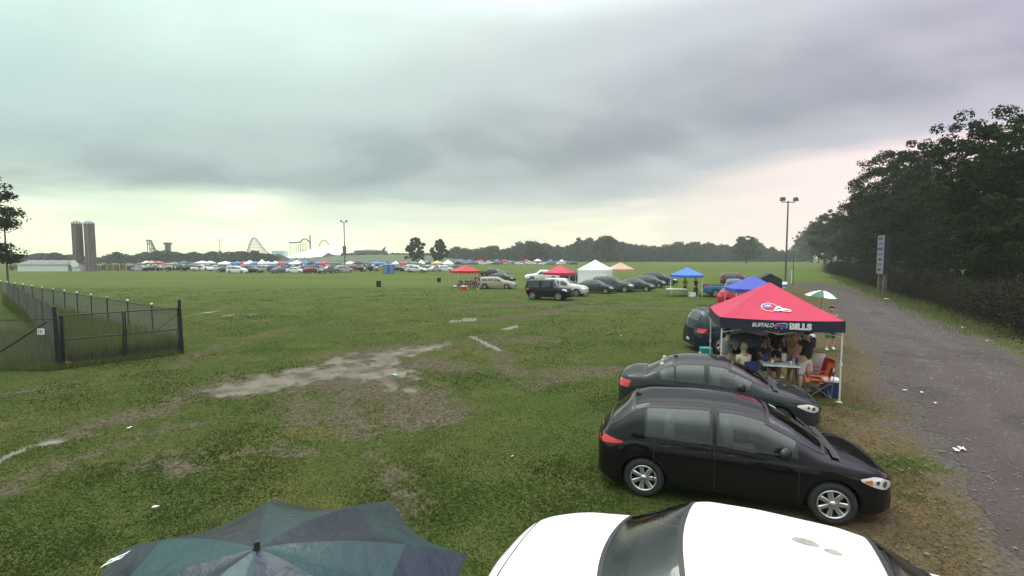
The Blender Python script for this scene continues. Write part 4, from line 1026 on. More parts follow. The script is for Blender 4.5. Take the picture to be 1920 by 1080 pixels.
    if fingers:
        mb = MB(); c0 = hc + V(0, .092, -.02); mb.add([tuple(c0 + V(-.014, 0, -.012)), tuple(c0 + V(.014, 0, -.012)), tuple(c0 + V(0, .028, -.012)), tuple(c0 + V(0, 0, .025))], [(0, 1, 2), (1, 3, 2), (3, 0, 2), (0, 3, 1)], 0)
        for s_ in (-1, 1): mb.ball(tuple(hc + V(s_ * .1, 0, -.01)), (.012, .02, .03), 0, 6, 4)
        add_obj('face', mb.mesh('face', M['skin']), M['skin'], root, skin)
        mb = MB()
        for s_ in (-1, 1): mb.ball(tuple(hc + V(s_ * .034, .088, .01)), (.012, .008, .008), 0, 6, 4)
        mb.box(tuple(hc + V(0, .094, -.052)), (.045 * k, .006, .010)); add_obj('eyes_and_mouth', mb.mesh('eyes', M['cloth']), M['cloth'], root, (.06, .02, .02))
    for s_ in (-1, 1):
        mb = MB(); ank, toe = legj[s_][2], legj[s_][3]; mb.ball(tuple((ank + toe) / 2 + V(0, 0, -.03)), (.05 * k, .14 * k, .052 * k), 0, 10, 6)
        add_obj('shoe', mb.mesh('shoe', M['cloth']), M['cloth'], root, shoes)
    return root
def tl(x, y, z=0):   # tent-local to world
    return TC + Matrix.Rotation(radians(TR), 3, 'Z') @ Vector((x, y, z))
GP_ = 'people gathered under the big red canopy'
person('person in a grey top and orange shorts holding the dark umbrella', tl(-1.15, -.35), -70, ('down', 'hold'), shirt=(.16, .16, .19), pants=(.45, .16, .10), skin=(.48, .27, .2), shoes=(.5, .5, .5), H=1.68, group=GP_)
umbrella('held_umbrella', 'dark grey umbrella held open under the red canopy', tl(-.72, -.45, 1.60), .56, .20, [('nylon_black', 'nylon_black')], (radians(10), radians(-8)), 8, .75)
person('person in a cream shirt seated with their back turned under the canopy', tl(-.78, -.85), 15, ('bent', 'bent'), 'sit', shirt=(.62, .56, .42), pants=(.12, .12, .14), hair=(.30, .26, .2), group=GP_)
person('person in dark clothes with a pale chest print seated behind the table', tl(-.05, .30), 195, ('bent', 'fwd'), 'sit', shirt=(.03, .03, .035), pants=(.03, .03, .04), H=1.8, group=GP_, skin=(.36, .2, .15))
person('person in a dark shirt standing at the middle of the red canopy', tl(.42, .95), 170, ('bent', 'down'), shirt=(.012, .012, .016), pants=(.02, .02, .03), skin=(.36, .2, .15), H=1.75, group=GP_, cap=(.02, .02, .03))
person('person in a tan shirt raising both forearms behind the table', tl(.72, .10), 200, ('hold', 'hold'), shirt=(.42, .30, .19), pants=(.3, .24, .16), skin=(.36, .18, .12), H=1.8, group=GP_)
person('person in a black shirt and pale shorts standing beside the table', tl(.86, -.62), 20, ('bent', 'down'), shirt=(.010, .010, .013), pants=(.50, .44, .42), skin=(.42, .25, .18), H=1.82, group=GP_, shoes=(.4, .4, .4), cap=(.03, .03, .05))
person('person in green shorts and a pink top under the golf umbrella', G(1556, 656), 160, ('hold', 'down'), 'walk', shirt=(.45, .26, .25), pants=(.01, .14, .075), skin=(.50, .29, .22), H=1.78, shoes=(.75, .75, .75))
umbrella('golf_umbrella', 'green and white golf umbrella beside the gravel road', (X_at(1545, 19.3), 19.3, 2.50), .62, .24, [('nylon_green', 'nylon_green'), ('nylon_white', 'nylon_white')], (radians(4), radians(4)), 8, 1.0, a0=.3)
# chair
mat('fabric_orange', (.75, .13, .015), .7, var=.08); mat('fabric_black', (.015, .015, .016), .8); mat('fabric_red', (.36, .01, .03), .8); mat('fabric_blue', (.02, .04, .16), .8); mat('chair_frame', (.22, .22, .22), .4, .6)
def camp_chair(label, loc, rz, m='fabric_orange', group=None):
    root = empty('camp_chair', loc, radians(rz), label, 'folding chair', group); w = .27
    k = MB(); k.grid([[(x, y, .43 - .05 * cos(x / w * pi / 2) - (.02 if y < 0 else 0)) for y in np.linspace(-.22, .25, 6)] for x in np.linspace(-w, w, 7)], smooth=True); k.build('seat', M[m], root)
    k = MB(); k.grid([[(x, -.22 - .12 * t - .05 * (1 - (x / w) ** 2), .42 + .50 * t) for t in np.linspace(0, 1, 6)] for x in np.linspace(-w, w, 7)], smooth=True); k.build('backrest', M[m], root)
    k = MB(); k.grid([[(x, -.268 - .12 * t - .03 * (1 - (x / w) ** 2) + .03, .42 + .50 * t) for t in (.12, .75)] for x in (-.09, .09)]); k.build('mesh_panel', M['fabric_black'], root); k = MB(); k.box((0, .03, .402), (.2, .22, .006)); k.build('mesh_panel', M['fabric_black'], root)
    for s_ in (-1, 1):
        k = MB(); k.box((s_ * (w + .03), .02, .62), (.07, .46, .018)); k.build('armrest', M[m], root)
        k = MB(); k.tube((s_ * w, .25, 0.01), (s_ * (w + .02), .22, .62), .010, None, 6); k.tube((s_ * w, -.28, .01), (s_ * w, -.35, .92), .010, None, 6)
        k.tube((s_ * w, .25, .02), (s_ * w, -.24, .42), .009, None, 6); k.tube((s_ * w, -.28, .02), (s_ * w, .24, .42), .009, None, 6); k.build('leg', M['chair_frame'], root)
    k = MB()
    for y in (.25, -.27): k.tube((-w, y, .02), (w, y, .41), .009, None, 6); k.tube((w, y, .02), (-w, y, .41), .009, None, 6)
    k.build('cross_brace', M['chair_frame'], root); return root
camp_chair('orange folding chair with black mesh panels facing the table', G(1530, 742), 72)
camp_chair('dark red folding chair standing behind the orange one', tl(1.25, -.28), 85, 'fabric_red')
camp_chair('navy folding chair with its back to the charcoal sedan', tl(-.78, -.85), 15, 'fabric_blue')
camp_chair('black folding chair behind the white table', tl(-.05, .30), 195, 'fabric_black')
mat('cooler_blue', (.01, .025, .10), .4); mat('cooler_white', (.80, .80, .80), .4); mat('teal_plastic', (.01, .20, .20), .5)
def cooler(label, loc, rz, d=(.48, .30, .30), body='cooler_blue', lid='cooler_white', group='coolers beside the canopy leg'):
    root = empty('cooler', loc, radians(rz), label, 'cooler', group); k = MB(); k.box((0, 0, d[2] / 2), (d[0] * .94, d[1] * .94, d[2]), taper=1.05); k.build('tub', M[body], root)
    k = MB(); rbox(k, (0, 0, d[2] + .04), (d[0] * 1.03, d[1] * 1.05, .11), r=.25); k.build('lid', M[lid], root)
    k = MB()
    for s_ in (-1, 1): k.path([(s_ * d[0] * .5, -.08, d[2] * .7), (s_ * (d[0] * .5 + .03), -.08, d[2] * .62), (s_ * (d[0] * .5 + .03), .08, d[2] * .62), (s_ * d[0] * .5, .08, d[2] * .7)], .009, 6)
    k.build('handle', M['cooler_white'], root)
cooler('larger blue cooler with white lid nearest the canopy leg', G(1556, 742), TR, (.40, .34, .42)); cooler('smaller blue cooler with white lid behind the larger one', G(1549, 713), TR, (.38, .28, .30))
cooler('teal tub standing beside the minivan rear wheel', G(1323, 672), 0, (.40, .3, .34), 'teal_plastic', 'teal_plastic', None)
def folding_table(label, loc, rz, L=1.2, W=.62, H=.74, m='cooler_white'):
    root = empty('folding_table', loc, radians(rz), label, 'table'); k = MB(); k.box((0, 0, H), (L, W, .04)); k.build('tabletop', M[m], root)
    for s_ in (-1, 1):
        k = MB(); x = s_ * (L / 2 - .12); k.path([(x, -W / 2 + .06, H - .02), (x, -W / 2 + .04, .01)], .014, 6); k.path([(x, W / 2 - .06, H - .02), (x, W / 2 - .04, .01)], .014, 6); k.tube((x, -W / 2 + .05, .3), (x, W / 2 - .05, .3), .010); k.build('leg', M['chair_frame'], root)
    return root
tb = tl(.28, -.42); folding_table('white folding table laden with drinks under the red canopy', tb, TR, 1.05, .68)
mat('bottle_blue', (.02, .06, .30), .3); mat('food_tan', (.42, .28, .15), .7); mat('cup_red', (.55, .02, .02), .4); mat('foil', (.6, .6, .6), .3, .8)
def on_table(x, y): p = Matrix.Rotation(radians(TR), 3, 'Z') @ Vector((x, y, 0)); return (tb.x + p.x, tb.y + p.y, .762)
def item(nm, lb, ct, x, y, fn, m, grp=None):
    k = MB(); fn(k); k.build(nm, M[m], loc=on_table(x, y), rz=radians(TR + random.uniform(-25, 25)), label=lb, cat=ct, **({'group': grp} if grp else {}))
bottle = lambda h, r: (lambda k: k.lathe([(r, 0), (r, h * .62), (r * .4, h * .82), (r * .4, h), (0, h)], 10))
for x, y, h, lb in ((-.42, .1, .24, 'blue bottle at the left end of the white table'), (-.34, .2, .26, 'blue bottle behind the others on the white table'), (.3, .15, .25, 'blue bottle right of the paper towel roll'), (.40, -.02, .22, 'short blue bottle at the right end of the white table')):
    item('bottle', lb, 'bottle', x, y, bottle(h, .036), 'bottle_blue', 'bottles on the white table')
for x, y, lb in ((-.25, -.12, 'white cup at the left front of the table'), (.22, -.16, 'white cup at the right front of the table'), (.36, .2, 'white cup at the back right of the table')):
    item('cup', lb, 'cup', x, y, lambda k: k.lathe([(0, 0), (.028, 0), (.04, .11), (.037, .11), (.026, .01)], 10), 'cooler_white', 'cups on the white table')
item('paper_towel_roll', 'white roll of paper towel standing on the table', 'paper towel', .10, .12, lambda k: k.lathe([(.02, 0), (.06, 0), (.06, .27), (.02, .27)], 14), 'cooler_white')
item('tray', 'foil tray of food in the middle of the table', 'tray', -.05, -.12, lambda k: k.lathe([(0, .01), (.12, .01), (.16, .05), (.165, .05), (.125, 0), (0, 0)], 12), 'foil')
item('bread_bag', 'tan bag of bread rolls on the table', 'bag', -.12, .18, lambda k: rbox(k, (0, 0, .06), (.28, .16, .12), r=.6), 'food_tan')
item('snack_bag', 'red snack bag lying on the table', 'bag', .0, .22, lambda k: rbox(k, (0, 0, .04), (.2, .14, .08), r=.7), 'cup_red')
k = MB(); P = [[Vector((.02 * sin(z * 20 + x * 9) + .09 * (1 - z / .75) * x / .15, x * (1 + .3 * (1 - z / .75)), z)) for z in np.linspace(0, .75, 8)] for x in np.linspace(-.15, .15, 6)]
k.grid(P); k.build('towel', M['cooler_white'], loc=tl(1.44, .2, .25), rz=radians(40), label='pale towel hanging from the rear right canopy leg', cat='towel')
# group under dark red canopy and light blue canopy
def mid_person(lb, px, py, rz, grp=None, **kw): p = G(px, py); return person(lb, p, rz, fingers=False, group=grp, **kw)
mid_person('person in a yellow shirt standing under the light blue canopy', 1284, 553, 170, shirt=(.45, .55, .05), pants=(.03, .03, .04), arms=('bent', 'fwd'), skin=(.3, .2, .15))
mid_person('person in dark clothes standing under the light blue canopy', 1304, 556, 200, shirt=(.02, .02, .03), pants=(.02, .02, .03), H=1.85, pleg=1.2)
g2 = 'people under the dark red canopy'
mid_person('person in dark grey standing beside the gold wagon tailgate', 892, 541, 150, g2, shirt=(.04, .05, .07), pants=(.05, .05, .06), pleg=1.2, arms=('bent', 'bent'))
mid_person('person in a maroon shirt leaning at the gold wagon', 898, 543, 90, g2, shirt=(.30, .02, .06), pants=(.05, .05, .06), arms=('head', 'bent'))
for px, lb, sh in ((862, 'person seated leftmost under the dark red canopy', (.02, .03, .02)), (874, 'person seated in the middle under the dark red canopy', (.06, .02, .04)), (883, 'person in a plum shirt seated rightmost under the dark red canopy', (.10, .03, .07))):
    mid_person(lb, px, 541, 120, g2, shirt=sh, pants=(.03, .03, .04), legs='sit', arms=('bent', 'bent'))
for px, lb, m_ in ((862, 'leftmost dark folding chair under the dark red canopy', 'fabric_black'), (874, 'middle dark folding chair under the dark red canopy', 'fabric_black'), (883, 'rightmost red folding chair under the dark red canopy', 'fabric_red')):
    camp_chair(lb, G(px, 541), 120, m_)
cooler('red cooler with white lid under the dark red canopy', G(870, 544), 5, (.7, .4, .42), 'cup_red', 'cooler_white', None)
cooler('grey tub on the grass left of the dark red canopy', G(854, 541), 0, (.6, .4, .25), 'chair_frame', 'cooler_white', None)
folding_table('white folding table beside the light blue canopy', G(1268, 556), -8, 1.9, .8)
cooler('white cooler on the grass beneath the light blue canopy', G(1297, 556), 5, (.6, .4, .3), 'cooler_white', 'cooler_white', None)
mat('bin_black', (.012, .012, .014), .6)
def bin_(label, px, py, d=(.55, .5, .75)):
    root = empty('waste_bin', G(px, py), .3, label, 'bin', 'black bins on the open field'); k = MB(); k.box((0, 0, d[2] / 2), d, taper=1.12); k.build('tub', M['bin_black'], root); k = MB(); k.box((0, 0, d[2] + .02), (d[0] * 1.16, d[1] * 1.16, .05)); k.build('rim', M['plastic'], root)
bin_('black bin alone on the open grass left of the dark red canopy', 710, 538); bin_('smaller black bin on the grass nearest the dark red canopy', 823, 529, (.5, .45, .65))
# blue portable cabins
mat('cabin_blue', (.012, .10, .30), .5, var=.1); mat('cabin_roof', (.10, .22, .40), .5)
for i, (px, lb) in enumerate(((724, 'left blue portable toilet standing alone on the grass'), (735, 'right blue portable toilet standing alone on the grass'))):
    root = empty('portable_toilet', G(px, 513), .1, lb, 'portable toilet', 'blue portable toilets'); k = MB(); k.box((0, 0, 1.05), (1.1, 1.1, 2.1)); k.build('cabin', M['cabin_blue'], root)
    k = MB(); k.box((0, -.57, 1.0), (.75, .03, 1.8)); d_ = k.build('door', M['cabin_roof'], root); k = MB(); k.box((.28, -.60, 1.0), (.05, .03, .15)); k.build('handle', M['plastic'], d_)
    k = MB(); k.add([(-.6, -.6, 2.1), (.6, -.6, 2.1), (.6, .6, 2.1), (-.6, .6, 2.1), (-.25, -.25, 2.3), (.25, -.25, 2.3), (.25, .25, 2.3), (-.25, .25, 2.3)], [(0, 1, 5, 4), (1, 2, 6, 5), (2, 3, 7, 6), (3, 0, 4, 7), (4, 5, 6, 7)]); k.build('roof', M['cabin_roof'], root)
# navy dome tent
root = empty('dome_tent', G(1440, 552), -.3, 'navy peaked tent behind the royal blue canopy', 'tent'); k = MB()
k.add([(-1.1, -1, 0), (1.1, -1, 0), (1.1, 1, 0), (-1.1, 1, 0), (-1.05, -1, 1.6), (1.05, -1, 1.6), (1.05, 1, 1.6), (-1.05, 1, 1.6), (0, -1, 2.2), (0, 1, 2.2)], [(0, 1, 5, 8, 4), (1, 2, 6, 5), (3, 2, 6, 9, 7), (3, 0, 4, 7), (4, 8, 9, 7), (8, 5, 6, 9)]); k.build('shell', M['canopy_navy'], root)
k = MB(); k.box((0, -1.02, .75), (.9, .03, 1.5)); k.build('door_flap', M['fabric_black'], root)
# litter
mat('litter_white', (.62, .60, .56), .6, var=.1); mat('litter_blue', (.20, .45, .60), .4)
LIT = [(1803, 846, 'crumpled white paper on the gravel road, largest of the two', .16), (1792, 848, 'flat grey scrap beside the crumpled paper on the gravel', .13), (1697, 735, 'tan scrap at the left edge of the gravel road', .12), (1728, 739, 'thin tan scrap lying on the gravel road', .1), (1753, 759, 'small round white scrap on the gravel road', .09), (1748, 713, 'tiny white scrap in the middle of the gravel road', .07),
       (292, 956, 'white paper scrap on the grass beside the teal umbrella', .09), (243, 806, 'pale scrap lying in the left grass', .10), (740, 706, 'light blue plastic bag on the mud', .16), (1779, 576, 'white bag caught in the roadside grass', .35), (1827, 599, 'white paper at the foot of the brush', .4), (1806, 616, 'thin white scrap on the road verge', .25), (1729, 559, 'small white scrap near the sign board', .25), (1748, 566, 'white scrap in the grass right of the sign board', .2), (1850, 641, 'white scrap on the right edge of the gravel', .12), (1770, 627, 'tiny scrap on the far side of the gravel', .1), (128, 683, 'torn white bag leaning at the foot of the gate', .2), (1165, 631, 'flat pale scrap on the grass left of the minivan', .1), (960, 860, 'tiny scrap in the grass beyond the umbrella', .05), (1663, 562, 'pale heap at the foot of the sign board', .4), (400, 590, 'scrap beside the long puddle', .1)]
for px, py, lb, s_ in LIT[:20]:
    p = G(px, py); mb = MB(); P = []; s_ *= .62
    for i in range(5): s_ *= 1; P.append([(s_ * (i / 4 - .5) * 1.6, s_ * (j / 3 - .5), .03 + s_ * .35 * random.random()) for j in range(4)])
    mb.grid(P, smooth=False); mb.build('litter', M['litter_blue' if 'blue' in lb else 'litter_white'], loc=(p.x, p.y, .02), rz=random.random() * 3, label=lb, cat='litter', group='litter on the ground')
# ------------------------------------------------------------------ gate and fences
mat('gate_black', (.014, .014, .015), .5, .2); mat('wire', (.10, .10, .10), .6, .3); mat('wood_slat', (.06, .052, .046), .9, var=.35, vscale=3); mat('wood_light', (.14, .125, .11), .9, var=.3); mat('galv', (.40, .40, .38), .5, .5); mat('screen_cloth', (.030, .034, .032), .9, var=.2)
def wires(mb, p0, p1, z0, z1, cell=.075, r=.0028):
    p0, p1 = Vector(p0[:2]), Vector(p1[:2]); L = (p1 - p0).length; d = (p1 - p0) / L; H = z1 - z0; n = int((L + H) / cell)
    for i in range(n):
        for sg in (0, 1):
            s0 = i * cell - H; a, b = max(s0, 0), min(s0 + H, L)
            if b - a < .02: continue
            za, zb = (a - s0), (b - s0)
            if sg: za, zb = H - za, H - zb
            mb.tube((p0.x + d.x * a, p0.y + d.y * a, z0 + za), (p0.x + d.x * b, p0.y + d.y * b, z0 + zb), r, None, 3, 0, False, False)
gl, gr = G(115, 690), G(342, 662); gd = (gr - gl); gLen = gd.length; gu = gd / gLen; gate = empty('field_gate', gl, atan2(gu.y, gu.x), 'black double-leaf chain-link gate standing closed at the left of the field', 'gate')
def gate_leaf(x0, x1, brace):
    k = MB(); 
    for a, b in (((x0, 0, .10), (x0, 0, 1.82)), ((x1, 0, .10), (x1, 0, 1.82)), ((x0, 0, 1.82), (x1, 0, 1.82)), ((x0, 0, .10), (x1, 0, .10)), ((x0, 0, .98), (x1, 0, .98))): k.tube(a, b, .022, None, 8)
    if brace: k.tube((x1, 0, 1.6), (x1 - .7, 0, 1.0), .012)
    leaf = k.build('gate_leaf', M['gate_black'], gate); k = MB(); wires(k, (x0, 0), (x1, 0), .12, 1.8); k.build('chain_link', M['wire'], leaf, kind='stuff')
gate_leaf(.10, gLen / 2 - .03, False); gate_leaf(gLen / 2 + .03, gLen - .10, True)
for x in (0, gLen): k = MB(); k.tube((x, 0, -.1), (x - (.10 if x == 0 else .03), 0, 2.12), .055, None, 10); k.ball((x - (.10 if x == 0 else .03), 0, 2.12), .06, 0, 8, 5); k.build('gate_post', M['gate_black'], gate)
k = MB(); k.box((gLen / 2, -.04, 1.05), (.12, .05, .30)); k.tube((gLen / 2 - .08, -.03, .1), (gLen / 2 - .08, -.03, .9), .012); k.build('latch', M['gate_black'], gate)
def fence(name, label, pts, z1, postr, capm=None, wood=False, screen=False, group=None, step=3.0, cell=.11, toprail=True):
    root = empty(name, (pts[0][0], pts[0][1], 0), 0, label, 'fence', group); o0 = Vector(pts[0][:2]); tot = 0
    mesh = MB(); rail = MB(); cloth = MB()
    for a, b in zip(pts[:-1], pts[1:]):
        a, b = Vector(a[:2]) - o0, Vector(b[:2]) - o0; L = (b - a).length; n = max(1, round(L / step)); d = (b - a) / L
        wires(mesh, a, b, .04, z1 - .05, cell, .0035)
        if toprail: rail.tube((a.x, a.y, z1 - .04), (b.x, b.y, z1 - .04), .018, None, 6)
        if screen:
            m_ = 30; cloth.grid([[(a.x + (b.x - a.x) * i / m_, a.y + (b.y - a.y) * i / m_ + .05, z) for z in (.02, z1 - .06)] for i in range(m_ + 1)])
        for i in range(n + 1):
            p = a + d * (L * i / n); k = MB(); k.tube((p.x, p.y, -.05), (p.x, p.y, z1 + .03), postr, None, 6)
            q = k.build('fence_post', M['gate_black'], root)
            if capm: k = MB(); k.ball((p.x, p.y, z1 + .06), .055, 0, 6, 4); k.build('post_cap', M[capm], q)
        if wood:
            x = 0.0
            while x < L:
                w = random.uniform(.10, .19); hh = z1 * random.uniform(.93, 1.05) + .05; t = random.uniform(-.03, .03); p = a + d * x; q = a + d * (x + w * .88); nn = Vector((-d.y, d.x)) * .05
                k = MB(); vs = []
                for zz, s_ in ((.02, 0), (hh, t)):
                    for c_, off in ((p, 0), (q, 0), (q, 1), (p, 1)): vs.append((c_.x + nn.x * (.4 + off * .45) + s_ * d.x, c_.y + nn.y * (.4 + off * .45) + s_ * d.y, zz))
                k.add(vs, [(3, 2, 1, 0), (4, 5, 6, 7), (0, 1, 5, 4), (1, 2, 6, 5), (2, 3, 7, 6), (3, 0, 4, 7)])
                k.build('slat', M['wood_light' if random.random() < .12 else 'wood_slat'], root); x += w + (.35 if random.random() < .04 else .0)
    mesh.build('chain_link', M['wire'], root, kind='stuff')
    if toprail: rail.build('top_rail', M['gate_black'], root)
    if screen: cloth.build('screen_cloth', M['screen_cloth'], root)
    return root
mat('cap_white', (.7, .7, .68), .4)
fence('slat_fence', 'weathered vertical slat fence receding from the gate to the left', [(-16.1, 17.0), (-20.4, 21.0), (-30, 29.4), (-40, 38)], 1.75, .04, wood=True, cell=.3)
fence('chain_link_fence', 'long chain-link fence with white post caps running from the gate into the field', [(-13.4, 19.3), (-21, 24.8), (-30, 31.3), (-44.8, 42)], 1.72, .028, 'cap_white', step=3.1, cell=.09)
fence('chain_link_fence', 'short black chain-link fence at the far left with a diagonal brace', [(-15.75, 16.4), (-19.2, 16.2), (-23, 16.0)], 1.75, .03, step=3.4, cell=.08)
k = MB(); k.tube((-15.85, 16.25, 1.65), (-18.3, 16.1, .05), .028); k.build('brace_pipe', M['gate_black'], label='diagonal black brace pipe left of the gate', cat='pipe')
root = empty('small_sign', (-15.98, 16.15, 1.33), -.05, 'small white square sign fixed on the fence beside the gate', 'sign'); k = MB(); k.box((0, 0, 0), (.24, .02, .20)); k.build('plate', M['cap_white'], root)
k = MB()
for x0, z0, w_, h_ in ((-.07, 0, .02, .12), (-.035, .05, .05, .02), (-.035, -.05, .05, .02), (.0, 0, .02, .12), (.05, .03, .03, .05), (.055, -.04, .04, .03)): k.box((x0, -.013, z0), (w_, .004, h_))
k.build('symbol', M['print_black'], root)
# ------------------------------------------------------------------ trees
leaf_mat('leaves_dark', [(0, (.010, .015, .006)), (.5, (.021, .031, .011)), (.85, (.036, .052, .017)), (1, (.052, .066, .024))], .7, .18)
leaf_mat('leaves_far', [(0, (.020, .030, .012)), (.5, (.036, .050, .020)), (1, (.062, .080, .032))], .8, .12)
leaf_mat('leaves_brush', [(0, (.012, .010, .008)), (.5, (.024, .020, .013)), (.8, (.030, .034, .015)), (1, (.07, .052, .032))], .85, .1)
mat('bark', (.045, .038, .032), .9, var=.3, vscale=6, bump=.5)
def leaf_quads(C, s, tone, N=None):
    n = len(C); a = rng.normal(size=(n, 3)); a /= np.linalg.norm(a, axis=1)[:, None]; b = rng.normal(size=(n, 3)); b[:, 2] *= .6; b -= a * (a * b).sum(1)[:, None]; b /= np.linalg.norm(b, axis=1)[:, None]
    
    if N is not None:
        N = N / np.linalg.norm(N, axis=1)[:, None]; a -= N * (a * N).sum(1)[:, None]; a /= np.linalg.norm(a, axis=1)[:, None]; b = np.cross(N, a)
    s = s[:, None]; V = np.stack([C - a * s, C - b * s * .62, C + a * s, C + b * s * .62], 1); return V
def tree_meshes(seed, H=10, Rr=3.6, nclump=110, per=60, leaf=.22, base=.12, tall=False, mname='leaves_dark', limbs=9, clumpr=.85, lobes=7):
    r = np.random.default_rng(seed); k = MB(); tr = .022 * H; hb = H * base
    pts = [Vector((0, 0, -.2)), Vector((r.normal() * .1, r.normal() * .1, hb + H * .12)), Vector((r.normal() * .25, r.normal() * .25, H * .55)), Vector((r.normal() * .3, r.normal() * .3, H * .9))]
    k.path(pts, [tr, tr * .75, tr * .4, tr * .1], 8)
    lob = []
    for i in range(lobes):
        t = (i + .5) / lobes; ang = i * 2.4 + r.random(); z = H * (base + (1 - base) * (.14 + .76 * t)); prof = sin(pi * min(1, .18 + .72 * t)) ** .6
        rad = Rr * prof * (.55 if i < lobes - 1 else .1); c = Vector((cos(ang) * rad, sin(ang) * rad, z)); lob.append((c, Rr * (.56 - .04 * t) * (.85 + .3 * r.random())))
        st = pts[1].lerp(pts[2], min(1, t)); k.path([st, st.lerp(c, .55) + Vector((0, 0, .2)), c], [tr * .35, tr * .2, tr * .06], 5)
    Cs, Ns, tn = [], [], []
    for _ in range(nclump):
        c, R_ = lob[int(r.random() * lobes)]; d = r.normal(size=3); d /= np.linalg.norm(d); d[2] = d[2] * .8 + .12; q = np.array(c) + d * R_ * (.62 + .42 * r.random() ** .6)
        if q[2] < hb * .8: q[2] = hb
        m = int(per * (.6 + .8 * r.random())); cr = clumpr * (.6 + .7 * r.random()); dd = r.normal(size=(m, 3)); dd /= np.linalg.norm(dd, axis=1)[:, None]; pp = q + dd * np.array([cr, cr, cr * .7]) * (.62 + .42 * r.random((m, 1)))
        Cs.append(pp); Ns.append(dd + r.normal(size=(m, 3)) * .35); tn.append(np.clip(.42 + (r.random() - .5) * .4 + (r.random(m) - .5) * .5, 0, 1))
    C = np.concatenate(Cs); tone = np.concatenate(tn); s = leaf * (.6 + .8 * r.random(len(C)))
    return k.mesh('trunk', M['bark']), tri_mesh('crown', leaf_quads(C, s, tone, N=np.concatenate(Ns)), M[mname], tone, 4)
def put_tree(ms, loc, s, rz, label, group, sz=None, name='tree', cat='tree'):
    root = empty(name, loc, rz, label, cat, group); root.scale = (s, s, sz or s)
    for nm, me in zip(('trunk', 'crown'), ms): o = bpy.data.objects.new(nm, me); link(o, root)
    return root
NEAR = [tree_meshes(20 + i, 10, 3.5 + .3 * (i % 3), 260, 95, .088, .06, limbs=9, lobes=10 + i % 3, clumpr=.50) for i in range(4)]
OPEN_T = tree_meshes(31, 10, 2.7, 120, 95, .085, .36, lobes=9, clumpr=.46)
gt = 'trees of the dark row right of the gravel road'
def tl_x(px, off):  # point of the tree line seen at px; off metres behind the brush line
    x0, y0, dx, dy = 28 + off, 27, .49, .87; r = (px - 960) / FPX; t = (x0 - r * y0) / (r * dy - dx); return Vector((x0 + dx * t, y0 + dy * t, 0))
TR_ = [(1902, 5, 228, 0, 'tallest dark tree cut by the right edge of the picture'), (1965, 6, 225, 1, 'dark tree just outside the right edge'), (1832, 5, 212, 9, 'tall open-crowned tree with a visible trunk and sky gaps'), (1760, 6, 318, 2, 'broad dark tree left of the open-crowned tree'), (1706, 5, 272, 3, 'dense dark tree behind the sign board'), (1668, 6, 292, 1, 'dark tree whose crown steps down left of the dense one'), (1612, 6, 368, 0, 'lower dark tree left of the tall ones'), (1572, 6, 392, 2, 'small-topped dark tree midway down the row'), (1545, 7, 402, 3, 'round dark tree toward the far end of the row'), (1522, 6, 424, 1, 'dark tree near the far end of the row, second lowest'), (1505, 5, 434, 0, 'last dark tree of the row behind the tall lamp pole')]
for i, (px, off, top, v, lb) in enumerate(TR_):
    p = tl_x(px, off); h = Z_at(top, p.y); ms = OPEN_T if v == 9 else NEAR[v]
    h = min(h, 26); put_tree(ms, p, h / 10.2 * (1.0 if v != 9 else .95), i * 1.7, lb, gt, h / 10.2)
# fill between, lower and behind
for i, (px, off, top, v) in enumerate([(1880, 13, 330, 3), (1728, 13, 340, 1), (1678, 11, 350, 2), (1640, 12, 370, 3), (1592, 10, 400, 0), (1558, 10, 410, 1), (1533, 10, 425, 2), (1514, 9, 437, 3), (1497, 8, 442, 0), (1490, 8, 448, 1), (1484, 7, 455, 2), (1935, 12, 300, 2), (1780, 5, 420, 2), (1855, 4, 480, 0), (1720, 3.5, 430, 1), (1625, 3.5, 440, 3), (1880, 4, 430, 3)]):
    p = tl_x(px, off); h = min(Z_at(top, p.y), 24); put_tree(NEAR[v], p, h / 10.2 * 1.15, i * 2.3 + 1, 'rear-rank dark tree right of the road, %s' % ('behind the open-crowned tree' if px == 1800 else 'cut by the right edge' if px > 1900 else 'low crown at the right edge' if px == 1880 and top > 400 else 'behind the tallest tree at the edge' if px == 1880 else 'low crown below the broad tree' if px == 1780 else 'low crown below the open-crowned tree' if px == 1850 else 'low crown by the sign board' if px == 1720 else 'behind the dense tree' if px == 1728 else 'low crown left of the sign board' if px == 1625 else '%s of the small-topped tree' % ('right' if px > 1572 else 'left') if px > 1520 else 'near the lamp pole'), gt, h / 10.2)
